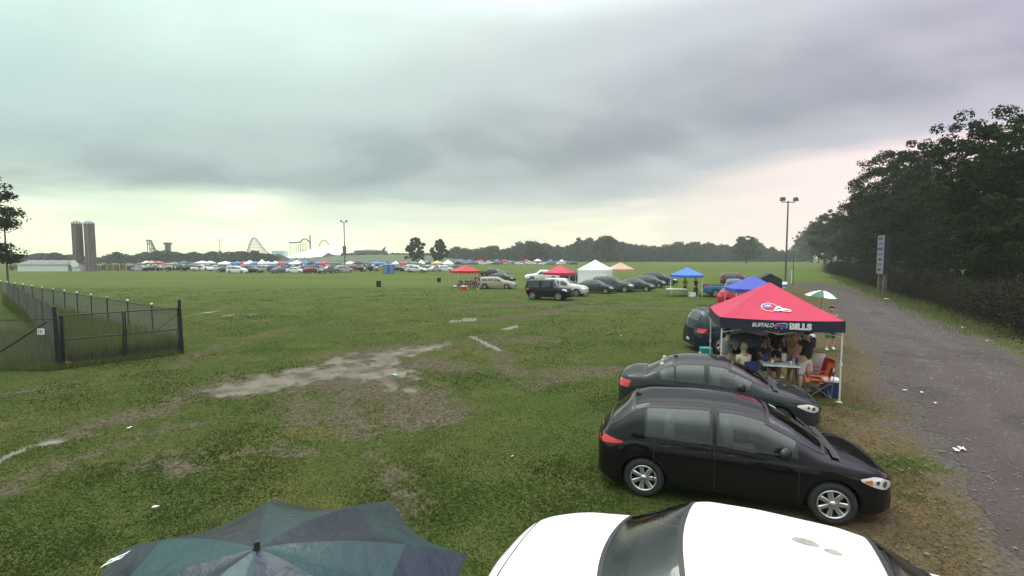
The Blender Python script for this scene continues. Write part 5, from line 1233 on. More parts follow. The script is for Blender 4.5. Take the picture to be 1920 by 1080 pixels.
# brush along the road
BR = []
for sd in range(3):
    r = np.random.default_rng(50 + sd); n = 9000; C = r.normal(size=(n, 3)) * np.array([1.5, .8, .75]) + np.array([0, 0, .95]); C[:, 2] = np.abs(C[:, 2]); C = C[C[:, 2] < 2.9 - .3 * np.abs(C[:, 0])]
    tone = np.clip(.45 + r.normal(size=len(C)) * .28, 0, 1); mb = MB()
    for _ in range(26): a = Vector((r.normal() * 1.1, r.normal() * .5, 0)); mb.path([a, a + Vector((r.normal() * .3, r.normal() * .3, 1.2)), a + Vector((r.normal() * .6, r.normal() * .5, 2.3 + r.normal() * .4))], [.02, .014, .004], 4)
    BR.append((mb.mesh('stems', M['bark']), tri_mesh('foliage', leaf_quads(C, .028 + .04 * r.random(len(C)), tone), M['leaves_brush'], tone, 4)))
for i in range(44):
    t = -6 + i * 2.2 + (i > 26) * (i - 26) * 1.4; x, y = 28.2 + .49 * t + random.uniform(-.5, .5), 27 + .87 * t
    sgi = i - 16; root = empty('bush', (x, y, 0), radians(60) + random.uniform(-.3, .3), 'thicket bush %s the sign board in the roadside brush' % ('on the camera side of' if sgi < 0 else 'right behind' if sgi == 0 else 'on the far side of'), 'bush', 'bushes of the roadside brush'); s = random.uniform(.75, 1.15) * (1 + .004 * i); root.scale = (s, s, s * random.uniform(.8, 1.1))
    for nm, me in zip(('stems', 'foliage'), BR[i % 3]): link(bpy.data.objects.new(nm, me), root)
# tall weeds at the brush foot, inside the fenced corridor and left of the gate
leaf_mat('weeds', [(0, (.07, .09, .026)), (.5, (.115, .145, .042)), (.8, (.17, .18, .065)), (1, (.22, .19, .10))], .8, .55)
def weeds(name, label, P, hmin, hmax, wd, tone0=.4):
    n = len(P); r = rng; h = hmin + (hmax - hmin) * r.random(n); a = r.random(n) * 2 * pi; ta = r.random(n) * 2 * pi; w = wd * (.6 + .8 * r.random(n)); tl_ = h * .35 * r.random(n)
    V = np.zeros((n, 3, 3)); V[:, 0] = np.stack([P[:, 0] - w * np.cos(a), P[:, 1] - w * np.sin(a), 0 * h], -1); V[:, 1] = np.stack([P[:, 0] + w * np.cos(a), P[:, 1] + w * np.sin(a), 0 * h], -1); V[:, 2] = np.stack([P[:, 0] + tl_ * np.cos(ta), P[:, 1] + tl_ * np.sin(ta), h], -1)
    o = bpy.data.objects.new(name, tri_mesh(name, V, M['weeds'], np.clip(tone0 + r.normal(size=n) * .22, 0, 1))); link(o); tag(o, label, 'weeds', kind='stuff')
n = 20000; t = rng.random(n) * 80 - 6; off = rng.normal(0, 1, n) * .9 - 1.6
weeds('tall_weeds', 'tall dry weeds along the foot of the roadside brush', np.stack([28 + .49 * t + off * .87, 27 + .87 * t - off * .49], -1), .08, .5, .014, .62)
n = 26000; t = rng.random(n) ** 1.5; u = rng.random(n); A0, A1, B0, B1 = np.array([-15.6, 16.9]), np.array([-41, 38.6]), np.array([-13.4, 19.4]), np.array([-44.8, 42.]); a = A0 + (A1 - A0) * t[:, None]; b = B0 + (B1 - B0) * t[:, None]
weeds('corridor_weeds', 'rank green weeds growing in the fenced corridor behind the gate', a + (b - a) * u[:, None], .2, .95, .02, .42)
n = 22000; P = np.stack([-15.9 - 9 * rng.random(n), 16.6 + 6 * rng.random(n)], -1); P = P[P[:, 1] < 17 + (-16.3 - P[:, 0]) * .95]
weeds('corner_weeds', 'rank green weeds behind the black fence at the far left', P, .15, .7, .018, .38)
n = 5000; P = np.stack([-24 + 10.8 * rng.random(n), 16.2 + rng.normal(0, .12, n)], -1); P[:, 1] += np.clip(P[:, 0] + 15.6, 0, 3) * 1.1
weeds('fence_foot_grass', 'long grass tufts along the foot of the gate', P, .08, .32, .012, .5)
# left edge tree
LT = tree_meshes(77, 10, 2.2, 200, 80, .08, .1, clumpr=.5)
p = Vector((X_at(-38, 58), 58, 0)); put_tree(LT, p, 1.75, 0, 'dark tall tree cut off by the left edge of the picture', None, 1.5)
p = Vector((X_at(-60, 50), 50, 0)); put_tree(LT, p, 1.0, 2, 'lower dark tree at the left edge under the tall one', None, .9)
# ------------------------------------------------------------------ distant trees
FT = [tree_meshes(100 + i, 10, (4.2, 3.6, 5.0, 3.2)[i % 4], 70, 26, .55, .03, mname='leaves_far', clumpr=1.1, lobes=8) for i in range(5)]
CONT = [(10, 480), (60, 477), (85, 478), (108, 475), (130, 480), (200, 482), (222, 473), (240, 479), (262, 478), (272, 475), (300, 473), (340, 475), (362, 476), (400, 473), (425, 474), (450, 472), (470, 474), (500, 475), (512, 480)]
CONT2 = [(850, 464), (872, 467), (895, 468), (925, 463), (950, 468), (965, 460), (985, 455), (1012, 456), (1035, 463), (1070, 463), (1090, 451), (1100, 449), (1115, 454), (1137, 445), (1160, 456), (1185, 459), (1210, 462), (1240, 464), (1262, 460), (1290, 458), (1320, 456), (1345, 461), (1370, 464), (1400, 452), (1415, 456), (1430, 466), (1460, 470), (1490, 472)]
gf = 'distant trees along the horizon'; i = 0
MARKS = [(15, 'left lamp mast'), (60, 'long building wall'), (115, 'long building gable'), (160, 'twin silos'), (222, 'small tree right of the silos'), (255, 'gap before the coaster ramp'), (285, 'dark coaster ramp'), (318, 'squat ride tower'), (345, 'green canopy'), (380, 'first white far canopy'), (414, 'small far floodlight mast'), (445, 'gap left of the lattice coaster'), (480, 'lattice coaster hill'), (510, 'pale stage screen'), (855, 'right lone tree'), (885, 'dark red canopy'), (925, 'gold wagon'), (960, 'dark green sedan'), (1000, 'white crew cab pickup'), (1040, 'bright red canopy'), (1080, 'gap beside the white canopy'), (1115, 'peak of the white canopy'), (1160, 'beige canopy'), (1200, 'gap right of the beige canopy'), (1240, 'navy SUV'), (1287, 'light blue canopy'), (1325, 'blue pickup bed'), (1365, 'blue pickup cab'), (1398, 'big round tree'), (1440, 'navy peaked tent'), (1478, 'roadside lamp pole')]
def near_mark(q):
    j = min(range(len(MARKS)), key=lambda a: abs(MARKS[a][0] - q)); d = q - MARKS[j][0]
    return ('just left of the ' if d < -5 else 'just right of the ' if d > 5 else 'in line with the ') + MARKS[j][1]
for cont, D0 in ((CONT, 330), (CONT2, 390)):
    cx, cy = zip(*cont); px = cx[0]
    while px < cx[-1]:
        for lay in (0, 1):
            D = D0 + lay * 35 + random.uniform(-12, 12); q = px + random.uniform(-4, 4) + lay * 6; top = np.interp(q, cx, cy) + random.uniform(-1.5, 3) + lay * 1.5; h = Z_at(top, D)
            s = h / 9.6; put_tree(FT[i % 5], (X_at(q, D), D, 0), max(s, 1.15) * random.uniform(.9, 1.15), i * 1.3, 'distant tree of the %s rank, %s' % (('front', 'rear')[lay], near_mark(q)), gf, s); i += 1
        px += 11.5
for px, top, D, s, lb in ((779, 450, 225, 1.0, 'round leafy tree standing alone, left of the pair behind the parked cars'), (825, 451, 235, .85, 'round leafy tree standing alone, right of the pair behind the parked cars'), (1398, 446, 300, 1.7, 'big round tree rising above the wood at the right'), (1137, 446, 330, 1.5, 'broad tree rising highest above the middle wood'), (1000, 455, 330, 1.6, 'wide tree clump above the cars left of the red canopy'), (222, 474, 280, .8, 'small tree right of the twin silos'), (104, 475, 260, .9, 'round tree behind the long white building'), (305, 473, 300, 1.2, 'leafy tree behind the distant cars at the left')):
    h = Z_at(top, D); put_tree(tree_meshes(int(px), 10, 3.7, 110, 34, .42, .05, mname='leaves_far', clumpr=.75), (X_at(px, D), D, 0), s * 1.25 if D < 250 else s * 1.3, px, lb, None, h / 9.8)
# undergrowth mass that closes the foot of the far woods
def mass(name, label, px0, px1, D, hfun, n, leaf):
    q = px0 + (px1 - px0) * rng.random(n); d = D + rng.random(n) * 30; z = rng.random(n) * np.array([hfun(v) for v in q]); C = np.stack([(q - 960) / FPX * d, d, z], -1); tone = np.clip(.4 + rng.normal(size=n) * .2, 0, 1)
    o = bpy.data.objects.new(name, tri_mesh(name, leaf_quads(C, leaf * (.6 + .8 * rng.random(n)), tone), M['leaves_far'], tone, 4)); link(o); tag(o, label, 'wood', kind='stuff')
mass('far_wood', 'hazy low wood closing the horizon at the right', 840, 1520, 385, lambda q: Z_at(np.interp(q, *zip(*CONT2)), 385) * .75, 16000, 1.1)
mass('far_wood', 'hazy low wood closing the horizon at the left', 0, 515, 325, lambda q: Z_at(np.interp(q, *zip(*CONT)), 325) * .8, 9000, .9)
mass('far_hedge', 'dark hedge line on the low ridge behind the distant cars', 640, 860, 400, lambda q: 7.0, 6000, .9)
mass('field_edge_bushes', 'low bushes along the field edge below the long white building', 18, 300, 132, lambda q: 1.3 + .9 * sin(q * .13) ** 2, 2600, .22)
# ------------------------------------------------------------------ distant buildings, silos, masts, coasters
mat('concrete', (.135, .118, .108), .85, var=.15, vscale=.6); mat('silo_metal', (.20, .19, .185), .6, .2, var=.2); mat('white_panel', (.60, .66, .62), .7, var=.06); mat('grey_roof', (.16, .16, .17), .8, var=.1)
mat('track_dark', (.06, .06, .07), .7); mat('track_pale', (.35, .35, .30), .7); mat('track_pink', (.40, .22, .2), .7); mat('pavilion_white', (.62, .64, .62), .6); mat('mast', (.10, .095, .085), .7); mat('lamp_head', (.10, .10, .10), .5)
mat('hill_grass', (.055, .075, .028), .95, var=.2, vscale=.05); mat('building_grey', (.13, .13, .14), .8)
for px, lb in ((149, 'left of the twin tall silos with ribbed domes'), (172, 'right of the twin tall silos with a ladder chute')):
    D = 131; root = empty('silo', (X_at(px, D), D, 0), 0, lb, 'silo', 'twin silos'); R = 1.17; H = Z_at(421, D); k = MB(); k.tube((0, 0, -.3), (0, 0, H), R, None, 32)
    k.build('shell', M['concrete'], root)
    for i in range(26): k = MB(); z = .5 + i * (H - .8) / 25; k.lathe([(R + .01, z - .04), (R + .05, z), (R + .01, z + .04)], 24); k.build('hoop', M['silo_metal'], root)
    k = MB(); k.lathe([(R * 1.02 * cos(a), H + R * .9 * sin(a)) for a in np.linspace(0, pi / 2, 8)], 24); dm = k.build('dome', M['silo_metal'], root)
    for j in range(12):
        a = 2 * pi * j / 12; k = MB(); k.path([(R * 1.05 * cos(t) * cos(a), R * 1.05 * cos(t) * sin(a), H + .03 + R * .80 * sin(t)) for t in np.linspace(0, pi / 2 - .1, 6)], .09, 4); k.build('dome_rib', M['cap_white'], dm)
    k = MB(); k.box((R * .35, -R * .93, H / 2), (.28, .3, H - .2)); k.build('chute', M['silo_metal'], root)
D = 127; xa, xb = X_at(15, D), X_at(134, D)
root = empty('long_building', ((xa + xb) / 2, D + 6, 0), 0, 'long low white building with a grey roof beside the silos', 'building'); w = xb - xa; k = MB(); k.box((0, 0, .95), (w, 7, 1.9)); k.build('wall', M['white_panel'], root)
k = MB(); k.add([(-w / 2 - .2, -3.8, 1.85), (w / 2, -3.8, 1.85), (w / 2, 3.8, 1.85), (-w / 2 - .2, 3.8, 1.85), (-w / 2 - .2, 0, 3.0), (w / 2, 0, 3.0)], [(0, 1, 5, 4), (3, 4, 5, 2), (0, 4, 3), (1, 2, 5)]); rf = k.build('roof', M['grey_roof'], root)
k = MB(); k.add([(w / 2 - 1.9, -3.9, 1.2), (w / 2 + .1, -3.9, 1.2), (w / 2 + .1, -3.9, 2.1), (w / 2 - .9, -3.9, 3.1), (w / 2 - 1.9, -3.9, 3.0), (w / 2 - 1.9, -3.85, 1.2)], [(0, 1, 2, 3, 4)]); k.build('gable', M['cap_white'], root)
for x in (-.36, -.02, .22): k = MB(); k.box((w * x, -2.0, 2.62), (.9, .5, .5)); k.build('vent', M['white_panel'], rf)
k = MB(); k.box((w / 2 - 2.6, -3.53, .9), (1.0, .04, 1.7)); k.build('door', M['grey_roof'], root)
# low stand / pens right of silos
mat('pen_wood', (.16, .11, .085), .85); mat('pole_tan', (.30, .26, .20), .8)
root = empty('wooden_stand', (X_at(207, 132), 132, 0), 0, 'low brown wooden stand with pale posts right of the silos', 'stand')
for i in range(6): k = MB(); k.box((-4.4 + i * 1.75, 0, .95), (.16, .16, 1.7)); k.build('post', M['pole_tan'], root)
for i in range(4): k = MB(); k.box((0, .3 + i * .3, .4 + i * .35), (9.2, .12, .26)); k.build('board', M['pen_wood'], root)
def lamp_mast(label, px, D, top, arm=1.6, heads=2, r=.13, box=None):
    H = Z_at(top, D); root = empty('lamp_mast', (X_at(px, D), D, 0), .1, label, 'lamp mast', 'floodlight masts'); k = MB(); k.tube((0, 0, -.2), (0, 0, H - .2), r, r * .6, 10); k.build('pole', M['mast'], root)
    k = MB(); k.box((0, 0, H - .35), (arm, .1, .1)); k.build('crossarm', M['mast'], root)
    for s_ in (-1, 1):
        for j in range(heads):
            k = MB(); x = s_ * (arm / 2 - j * .55); k.box((x, -.15, H - .0), (.50, .40, .44), taper=.8); k.box((x - s_ * .1, -.37, H - .0), (.3, .04, .3)); k.tube((x, 0, H - .3), (x, -.1, H - .1), .03); k.build('floodlight', M['lamp_head'], root)
    if box: k = MB(); k.box((0, -.1, box[0]), (.9, .6, box[1])); k.build('equipment_box', M['building_grey'], root)
    return root
lamp_mast('tall floodlight mast beside the gravel road at the right', 1473, 60, 375, 1.75, 1)
lamp_mast('floodlight mast with an equipment box rising among the distant cars', 647, 138, 415, 1.5, 1, .2, (Z_at(470, 138), 2.6))
lamp_mast('small far floodlight mast above the cars at the left', 414, 260, 450, 2.0, 1, .22)
lamp_mast('floodlight mast at the left edge in front of the dark tree', 14, 62, 416, .9, 1, .12)
k = MB(); k.tube((0, 0, 0), (0, 0, Z_at(461, 66)), .07, .05); r_ = k.build('utility_pole', M['mast'], loc=(X_at(1487, 66), 66, 0), label='thin dark pole right behind the roadside floodlight mast', cat='pole')
k = MB(); k.tube((0, 0, 0), (0, 0, 1.9), .07, .07); k.build('marker_post', M['cap_white'], loc=tuple(G(1484, 531)), label='white marker post right of the roadside floodlight mast', cat='post')
root = empty('barrel', G(1471, 542), 0, 'white and blue barrel at the foot of the roadside floodlight mast', 'barrel'); k = MB(); k.lathe([(0, 0), (.27, 0), (.29, .3), (.27, .85), (0, .87)], 16); k.build('drum', M['cooler_white'], root); k = MB(); k.lathe([(.295, .25), (.297, .55)], 16); k.build('band', M['cabin_roof'], root)
# sign board
p = G(1653, 552); root = empty('sign_board', (p.x, p.y, 0), radians(-113), 'tall printed sign board on two posts seen nearly edge-on by the road', 'sign'); hb = Z_at(441, p.y); zb_ = Z_at(514, p.y)
k = MB(); k.box((0, 0, (hb + zb_) / 2), (2.3, .5, hb - zb_)); k.build('panel', M['canopy_navy'], root)
k = MB(); k.box((0, -.265, (hb + zb_) / 2), (2.2, .02, hb - zb_ - .1)); k.build('poster', M['silo_metal'], root)
for i in range(7): k = MB(); k.box((random.uniform(-.2, .2), -.283, zb_ + .45 + i * (hb - zb_ - .8) / 6), (random.uniform(1.0, 1.8), .008, .26)); k.build('print_line', M['print_blue' if i % 2 else 'canopy_navy'], root)
for s_ in (-.8, .8): k = MB(); k.box((s_, 0, zb_ / 2), (.28, .3, zb_)); k.build('post', M['concrete'], root)
# far coasters
def coaster(label, px, D, mname, build): root = empty('roller_coaster', (X_at(px, D), D, 0), 0, label, 'roller coaster'); build(root, lambda q, y: Vector((X_at(q, D) - X_at(px, D), 0, Z_at(y, D))), M[mname])
def c1(root, P, m):
    k = MB(); k.path([P(277, 451), P(286, 451), P(290, 462), P(294, 470), P(299, 477), P(308, 478)], 1.0, 6); k.build('track', m, root)
    k = MB()
    for q, y in ((279, 452), (283, 452), (287, 454), (290, 462), (293, 468), (296, 473)): a = P(q, y); k.tube(a, (a.x - 1, 1, 0), .45, None, 4); k.tube(a, (a.x + 4, 6, 0), .35, None, 4)
    k.build('supports', m, root)
coaster('dark steep coaster ramp above the trees at the left', 285, 560, 'track_dark', c1)
def c2(root, P, m):
    pk = [P(463, 478), P(469, 458), P(473, 449), P(478, 446), P(482, 448), P(490, 460), P(498, 470), P(506, 478)]; k = MB(); k.path(pk, .55, 6); k.path([p_ + Vector((0, 3, 0)) for p_ in pk], .4, 5); k.build('track', m, root); k = MB()
    for i in range(15):
        q = 464 + i * 2.9; y = np.interp(q, [463, 469, 473, 478, 482, 490, 498, 506], [478, 458, 449, 446, 448, 460, 470, 478]); a = P(q, y); k.tube(a, (a.x, 3, 0), .20, None, 4); k.tube(a, (a.x + 3, 0, max(0, a.z - 12)), .14, None, 3)
    for y in (452, 458, 464, 470, 476):
        q0, q1 = np.interp(y, [446, 478], [477, 463]), np.interp(y, [446, 478], [481, 506]); k.tube(P(q0, y), P(q1, y), .16, None, 4)
    k.build('supports', m, root)
coaster('pale lattice coaster hill left of the white pavilion', 480, 560, 'track_pale', c2)
def c3(root, P, m):
    k = MB(); k.path([P(545, 455), P(556, 455), P(565, 454)], .9, 6); k.path([P(565, 454), P(568, 450), P(572, 448), P(577, 449), P(581, 453), P(584, 457)], .8, 6); k.tube(P(583, 478), P(583, 441), 1.0, .8, 6); k.build('track', m, root); k = MB()
    for q in (546, 549, 553, 557, 561, 565): k.tube(P(q, 455), P(q, 478), .3, None, 4)
    for y in (459, 463, 467, 470): k.tube(P(560, y), P(578, y), .28, None, 4)
    for q in (569, 573, 577): k.tube(P(q, 450), P(q + 1, 478), .25, None, 4)
    k.build('supports', M['track_pale'], root)
coaster('flat-topped coaster with a loop above the white pavilion', 565, 600, 'track_dark', c3)
def c4(root, P, m): k = MB(); k.path([P(599, 462), P(602, 455), P(606, 451), P(611, 451), P(616, 456), P(620, 464), P(622, 472)], .6, 6); k.build('track', m, root); k = MB(); [k.tube(P(q, y), P(q, 480), .2, None, 4) for q, y in ((602, 456), (606, 452), (611, 452), (616, 457))]; k.build('supports', M['track_pale'], root)
coaster('pinkish coaster arch right of the pavilion', 610, 600, 'track_pink', c4)
k = MB(); k.box((0, 0, 9), (3.5, 3.5, 18)); k.box((0, 0, 19), (5, 5, 2)); k.build('tower', M['canopy_navy'], loc=(X_at(317, 470), 470, -2), label='squat blue-grey ride tower above the trees at the left', cat='tower')
# pavilion
D = 415; root = empty('pavilion', (X_at(600, D), D, 0), 0, 'large white tented pavilion roof in the middle of the horizon', 'pavilion'); X0 = X_at(600, D)
prof = [(527, 482, 476), (540, 484, 474), (552, 483.5, 470), (560, 483, 466), (568, 483, 472), (576, 483, 469), (585, 483, 463), (594, 482, 459), (602, 481.5, 457), (610, 481, 459), (618, 479, 463), (626, 478, 468), (640, 478.5, 473), (655, 479, 477)]
k = MB(); P = []
for px, yb, yt in prof:
    a, b = Vector((X_at(px, D) - X0, 0, Z_at(yb, D))), Vector((X_at(px, D) - X0, 0, Z_at(yt, D))); row = []
    for j in range(7): t = j / 6; row.append((a.x, 26 * t, a.z + (b.z - a.z) * t ** 1.6))
    for j in range(1, 4): t = j / 3; row.append((a.x, 26 + 20 * t, b.z + (a.z - b.z) * t))
    P.append(row)
k.grid(P, flip=True); k.build('roof', M['pavilion_white'], root)
k = MB(); k.box((X_at(516, D) - X0, 10, Z_at(483, D) + 2), (11, 8, 8)); k.build('stage_screen', M['canopy_teal'], root)
for px, _, _ in prof[::2]: k = MB(); k.tube((X_at(px, D) - X0, 4, 0), (X_at(px, D) - X0, 4, Z_at(481, D)), .4, None, 6); k.build('column', M['track_dark'], root)
for pts in ([(526, 475), (531, 476), (546, 484), (546, 492), (526, 492)], [(600, 492), (600, 486), (612, 480), (621, 474), (626, 477), (640, 480), (640, 492)]):
    k = MB(); n = len(pts); v = [(X_at(q, D) - X0, -6 + (0 if j == 0 else 3), max(0, Z_at(y, D))) for j in (0, 1) for q, y in pts]; k.add(v, [tuple(range(n)), tuple(range(2 * n - 1, n - 1, -1))] + [(i, (i + 1) % n, n + (i + 1) % n, n + i) for i in range(n)])
    k.build('side_wall', M['building_grey'], root)
# low grassy ridge and the long building on it
k = MB(); P = []
for i in range(60):
    px = 560 + i * 330 / 59; u = sin(pi * i / 59) ** .5; P.append([(X_at(px, 400) , 300 + 105 * t, 6.2 * u * (t ** 1.3) - .05) for t in np.linspace(0, 1, 8)] + [(X_at(px, 400) * 1.1, 440, -.1)])
k.grid(P, flip=False); k.build('hill', M['hill_grass'], kind='structure')
k = MB(); D = 420; a, b = X_at(664, D), X_at(719, D); z0, z1 = 4, Z_at(470, D)
root = empty('long_building', ((a + b) / 2, D, 0), 0, 'long grey building standing on the low ridge beside the slanting fin', 'building'); w = b - a
k.box((0, 8, z1 / 2), (w, 14, z1)); k.build('wall', M['grey_roof'], root); k = MB(); k.add([(-w / 2, 0, z1), (w / 2, 0, z1), (w / 2, 15, z1), (-w / 2, 15, z1), (-w * .1, 7, z1 + 1.3), (w * .2, 7, z1 + 1.0)], [(0, 1, 5, 4), (1, 2, 5), (2, 3, 4, 5), (3, 0, 4)]); k.build('roof', M['grey_roof'], root)
D = 400; k = MB(); x0 = X_at(718, D); pts = [(717, 486), (719, 486), (721, 470), (724, 462), (717, 468), (718, 474)]; n = len(pts); v = [(X_at(q, D) - x0, j * 1.5, Z_at(y, D)) for j in (0, 1) for q, y in pts]
k.add(v, [tuple(range(n)), tuple(range(2 * n - 1, n - 1, -1))] + [(i, (i + 1) % n, n + (i + 1) % n, n + i) for i in range(n)]); k.build('slanting_fin', M['track_dark'], loc=(x0, D, 0), label='dark slanting fin-like mast beside the grey building', cat='mast')
# ------------------------------------------------------------------ distant rows of cars
def far_mesh(S):
    rows, _ = car_geo(S, .3, 4, 4); k = MB(); k.grid(rows)
    for x0, x1 in S.windows:
        for sg in (-1, 1):
            xs = [x for x in np.linspace(x0, x1, 4) if S.win_z(x)[1] - S.win_z(x)[0] > .02]
            if len(xs) > 1: k.grid(spatch(S, xs, S.win_z, sg, .02, 3), 1, flip=sg > 0)
    for wr in (S.wsr, S.rw):
        if wr: k.grid(tpatch(S, wr[0], wr[1], .8, .02, 3, 5), 1)
    for xc in (S.xr, S.xf):
        for sg in (-1, 1): k.tube((xc - S.L / 2, sg * (S.W / 2 - .2), S.r), (xc - S.L / 2, sg * (S.W / 2 + .01), S.r), S.r, None, 10, 2); k.tube((xc - S.L / 2, sg * (S.W / 2), S.r), (xc - S.L / 2, sg * (S.W / 2 + .02), S.r), S.r * .6, None, 8, 3)
    zf = float(S.zb(S.L - .35))
    for sg in (-1, 1): k.grid(spatch(S, [S.L - .5, S.L - .3, S.L - .12], lambda x: (zf - .2, zf - .05), sg, .02, 2), 4, flip=sg > 0)
    return k.mesh('parked_car', [M['paint'], M['glass_dark'], M['rubber'], M['steel'], M['lamp_clear']])
FM = [('sedan', far_mesh(SEDAN)), ('hatchback', far_mesh(HATCH)), ('SUV', far_mesh(SUV)), ('minivan', far_mesh(VAN)), ('pickup', far_mesh(CREW)), ('station wagon', far_mesh(WAGON))]
CC = [('white', (.70, .70, .68), 4), ('silver', (.38, .38, .37), 5), ('grey', (.12, .12, .12), 6), ('black', (.012, .012, .014), 6), ('dark blue', (.02, .04, .10), 3), ('dark red', (.18, .015, .02), 3), ('tan', (.30, .25, .16), 2), ('dark green', (.02, .05, .04), 2)]
CCw = [c for c in CC for _ in range(c[2])]; R2 = random.Random(11)
def far_car(x, y, hd, row):
    kind, me = R2.choice(FM); cn, cc, _ = R2.choice(CCw); o = bpy.data.objects.new('parked_car', me); o.location = (x, y, 0); o.rotation_euler = (0, 0, hd); o.color = (*cc, 1); link(o)
    tag(o, 'tiny %s %s in the %s of the distant parking field' % (cn, kind, row), 'car', 'cars packed in the distant parking field')
rown = ['front row', 'second row', 'third row', 'fourth row', 'rearmost rows', 'rearmost rows', 'rearmost rows']
for ri, D in enumerate((121, 130, 146, 155, 174, 196, 222)):
    px = (262, 255, 250, 250, 262, 300, 330)[ri]
    while px < 858:
        w = R2.uniform(2.9, 4.2) if R2.random() < .75 else R2.uniform(5, 8); d = D + R2.uniform(-.8, .8) + (10 if px < 420 else 0) - (6 if 430 < px < 640 else 0)
        if ri == 0 and (650 < px < 760 or 380 < px < 418): px += 12; continue
        if ri == 0 and 690 < px < 860: d = 134
        far_car(X_at(px, d), d, R2.choice((0, pi)) + radians(R2.uniform(-6, 6)) + (radians(60) if R2.random() < .4 else 0), rown[ri]); px += w / d * FPX * (1 if ri < 4 else 1.3)
for D in (238, 252, 268):
    px = 862
    while px < 1078: far_car(X_at(px, D), D + R2.uniform(-1, 1), R2.choice((0, pi)) + radians(R2.uniform(-30, 30)), 'right-hand cluster'); px += R2.uniform(3.4, 7.5) / D * FPX
# far canopies: px, top row, colour, width
FCN = [(276, 497, 'white', 3), (285, 492, 'yellow', 3.6), (299, 497, 'red', 4), (345, 499, 'green', 3), (380, 493, 'white', 4.2), (395, 493, 'white', 3.6), (423, 491, 'white', 4.2), (446, 493, 'blue', 4), (458, 490, 'red', 3), (469, 489, 'white', 4), (480, 493, 'blue', 4), (492, 487, 'white', 3), (503, 492, 'teal', 3.4), (517, 490, 'teal', 3.6), (530, 491, 'red', 4), (543, 494, 'blue', 3), (557, 489, 'white', 4.6), (572, 489, 'blue', 4), (585, 492, 'navy', 3.4), (597, 492, 'blue', 3), (609, 490, 'red', 4), (627, 492, 'green', 3.5), (657, 493, 'white', 3.5), (672, 493, 'navy', 4.4), (707, 491, 'blue', 4.6), (742, 491, 'white', 3), (758, 490, 'red', 3.4), (778, 490, 'green', 5), (790, 488, 'white', 2.8), (805, 491, 'navy', 3.6), (820, 489, 'yellow', 4.6), (840, 488, 'white', 3.4), (862, 487, 'blue', 4.4), (880, 488, 'blue', 4), (901, 488, 'red', 3.6), (931, 488, 'blue', 3.6), (946, 488, 'red', 4.2), (988, 489, 'red', 3.6), (1008, 486, 'white', 4), (1032, 489, 'blue', 3.8), (1053, 492, 'white', 3)]
CM = {'white': 'canopy_white', 'yellow': 'canopy_yellow', 'red': 'canopy_red', 'green': 'canopy_green', 'blue': 'canopy_lightblue', 'navy': 'canopy_navy', 'teal': 'canopy_teal'}
cache = {}
for px, top, cn, w in FCN:
    D = 140 if 400 < px < 860 else (158 if px < 400 else 246); pk = Z_at(top - (0 if px < 860 else 0), D); pk = min(max(pk, 2.5), 3.5); key = (cn, w)
    root = empty('pop_up_canopy', (X_at(px, D + 2), D + 2, 0), R2.uniform(-.6, .6), 'tiny %s canopy %s' % (cn, 'among the distant cars at the left' if px < 430 else 'among the distant cars left of the white pickup' if px < 860 else 'in the right-hand cluster of distant cars'), 'canopy', 'pop-up canopies in the distant parking field')
    k = MB(); h = w / 2 * .74; e = 2.0
    k.add([(-h, -h, e), (h, -h, e), (h, h, e), (-h, h, e), (0, 0, pk + .15)], [(0, 1, 4), (1, 2, 4), (2, 3, 4), (3, 0, 4)]); k.add([(-h, -h, e), (h, -h, e), (h, h, e), (-h, h, e), (-h, -h, e - .3), (h, -h, e - .3), (h, h, e - .3), (-h, h, e - .3)], [(4, 5, 1, 0), (5, 6, 2, 1), (6, 7, 3, 2), (7, 4, 0, 3)]); k.build('roof', M[CM[cn]], root)
    for sx in (-1, 1):
        for sy in (-1, 1): k = MB(); k.tube((sx * h * .95, sy * h * .95, 0), (sx * h * .95, sy * h * .95, e), .05, None, 4); k.build('leg', M['pole_white'], root)
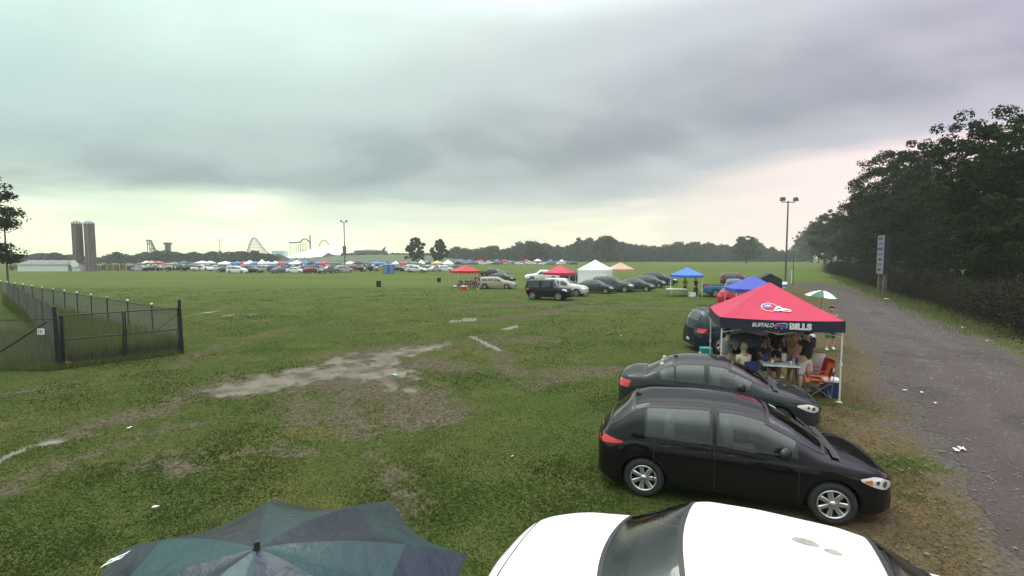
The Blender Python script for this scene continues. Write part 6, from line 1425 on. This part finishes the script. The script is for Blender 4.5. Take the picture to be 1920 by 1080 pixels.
# far people
PROTO = person('distant person in a white shirt on the far field edge', (X_at(285, 134), 134, 0), 20, ('bent', 'down'), 'walk', shirt=(.75, .75, .72), pants=(.06, .06, .08), fingers=False, group='distant people on the far field edge')
def copy_person(x, y, rz, sh, pn, lb):
    c = PROTO.copy(); COL.objects.link(c); c.location = (x, y, 0); c.rotation_euler = (0, 0, rz); c['label'] = lb
    for ch in CH[PROTO.name]:
        o = ch.copy(); COL.objects.link(o); o.parent = c
        if o.name.startswith('shirt'): o.color = (*sh, 1)
        if o.name.startswith('shorts'): o.color = (*pn, 1)
for i, (px, sh) in enumerate([(255, 'white'), (263, 'dark'), (270, 'white'), (292, 'dark'), (298, 'white'), (305, 'yellow'), (309, 'yellow'), (314, 'yellow'), (318, 'yellow'), (323, 'white'), (329, 'white'), (336, 'dark'), (374, 'dark'), (386, 'tan'), (473, 'red'), (482, 'dark'), (508, 'dark'), (588, 'dark'), (597, 'dark'), (653, 'yellow'), (684, 'white'), (688, 'dark'), (914, 'yellow'), (990, 'white'), (955, 'dark'), (1185, 'white')]):
    D = {914: 190, 990: 200, 955: 215, 684: 112, 688: 112, 1185: 230}.get(px, 126 + (i * 37 % 10)); sc_ = {'white': (.78, .78, .75), 'dark': (.04, .04, .05), 'yellow': (.60, .50, .04), 'tan': (.45, .35, .22), 'red': (.35, .04, .05)}[sh]
    copy_person(X_at(px, D), D, R2.random() * 6, sc_, (.05, .05, .07) if i % 3 else (.3, .3, .3), 'tiny distant person in %s clothing near the parked cars' % sh)
# white and orange markers at the left field edge
# ------------------------------------------------------------------ haze
hz = MB(); hz.box((0, 480, 30 - .2), (1500, 1060, 64)); me = hz.mesh('haze', [])
m = bpy.data.materials.new('haze'); m.use_nodes = True; T = m.node_tree; T.nodes.clear(); pv = T.nodes.new('ShaderNodeVolumePrincipled'); pv.inputs['Density'].default_value = .00045; pv.inputs['Color'].default_value = (.92, .95, .88, 1); pv.inputs['Anisotropy'].default_value = .0
oo = T.nodes.new('ShaderNodeOutputMaterial'); T.links.new(pv.outputs[0], oo.inputs['Volume']); me.materials.clear(); me.materials.append(m); o = bpy.data.objects.new('haze', me); link(o); tag(o, kind='stuff', label='thin humid haze over the whole field', cat='haze')
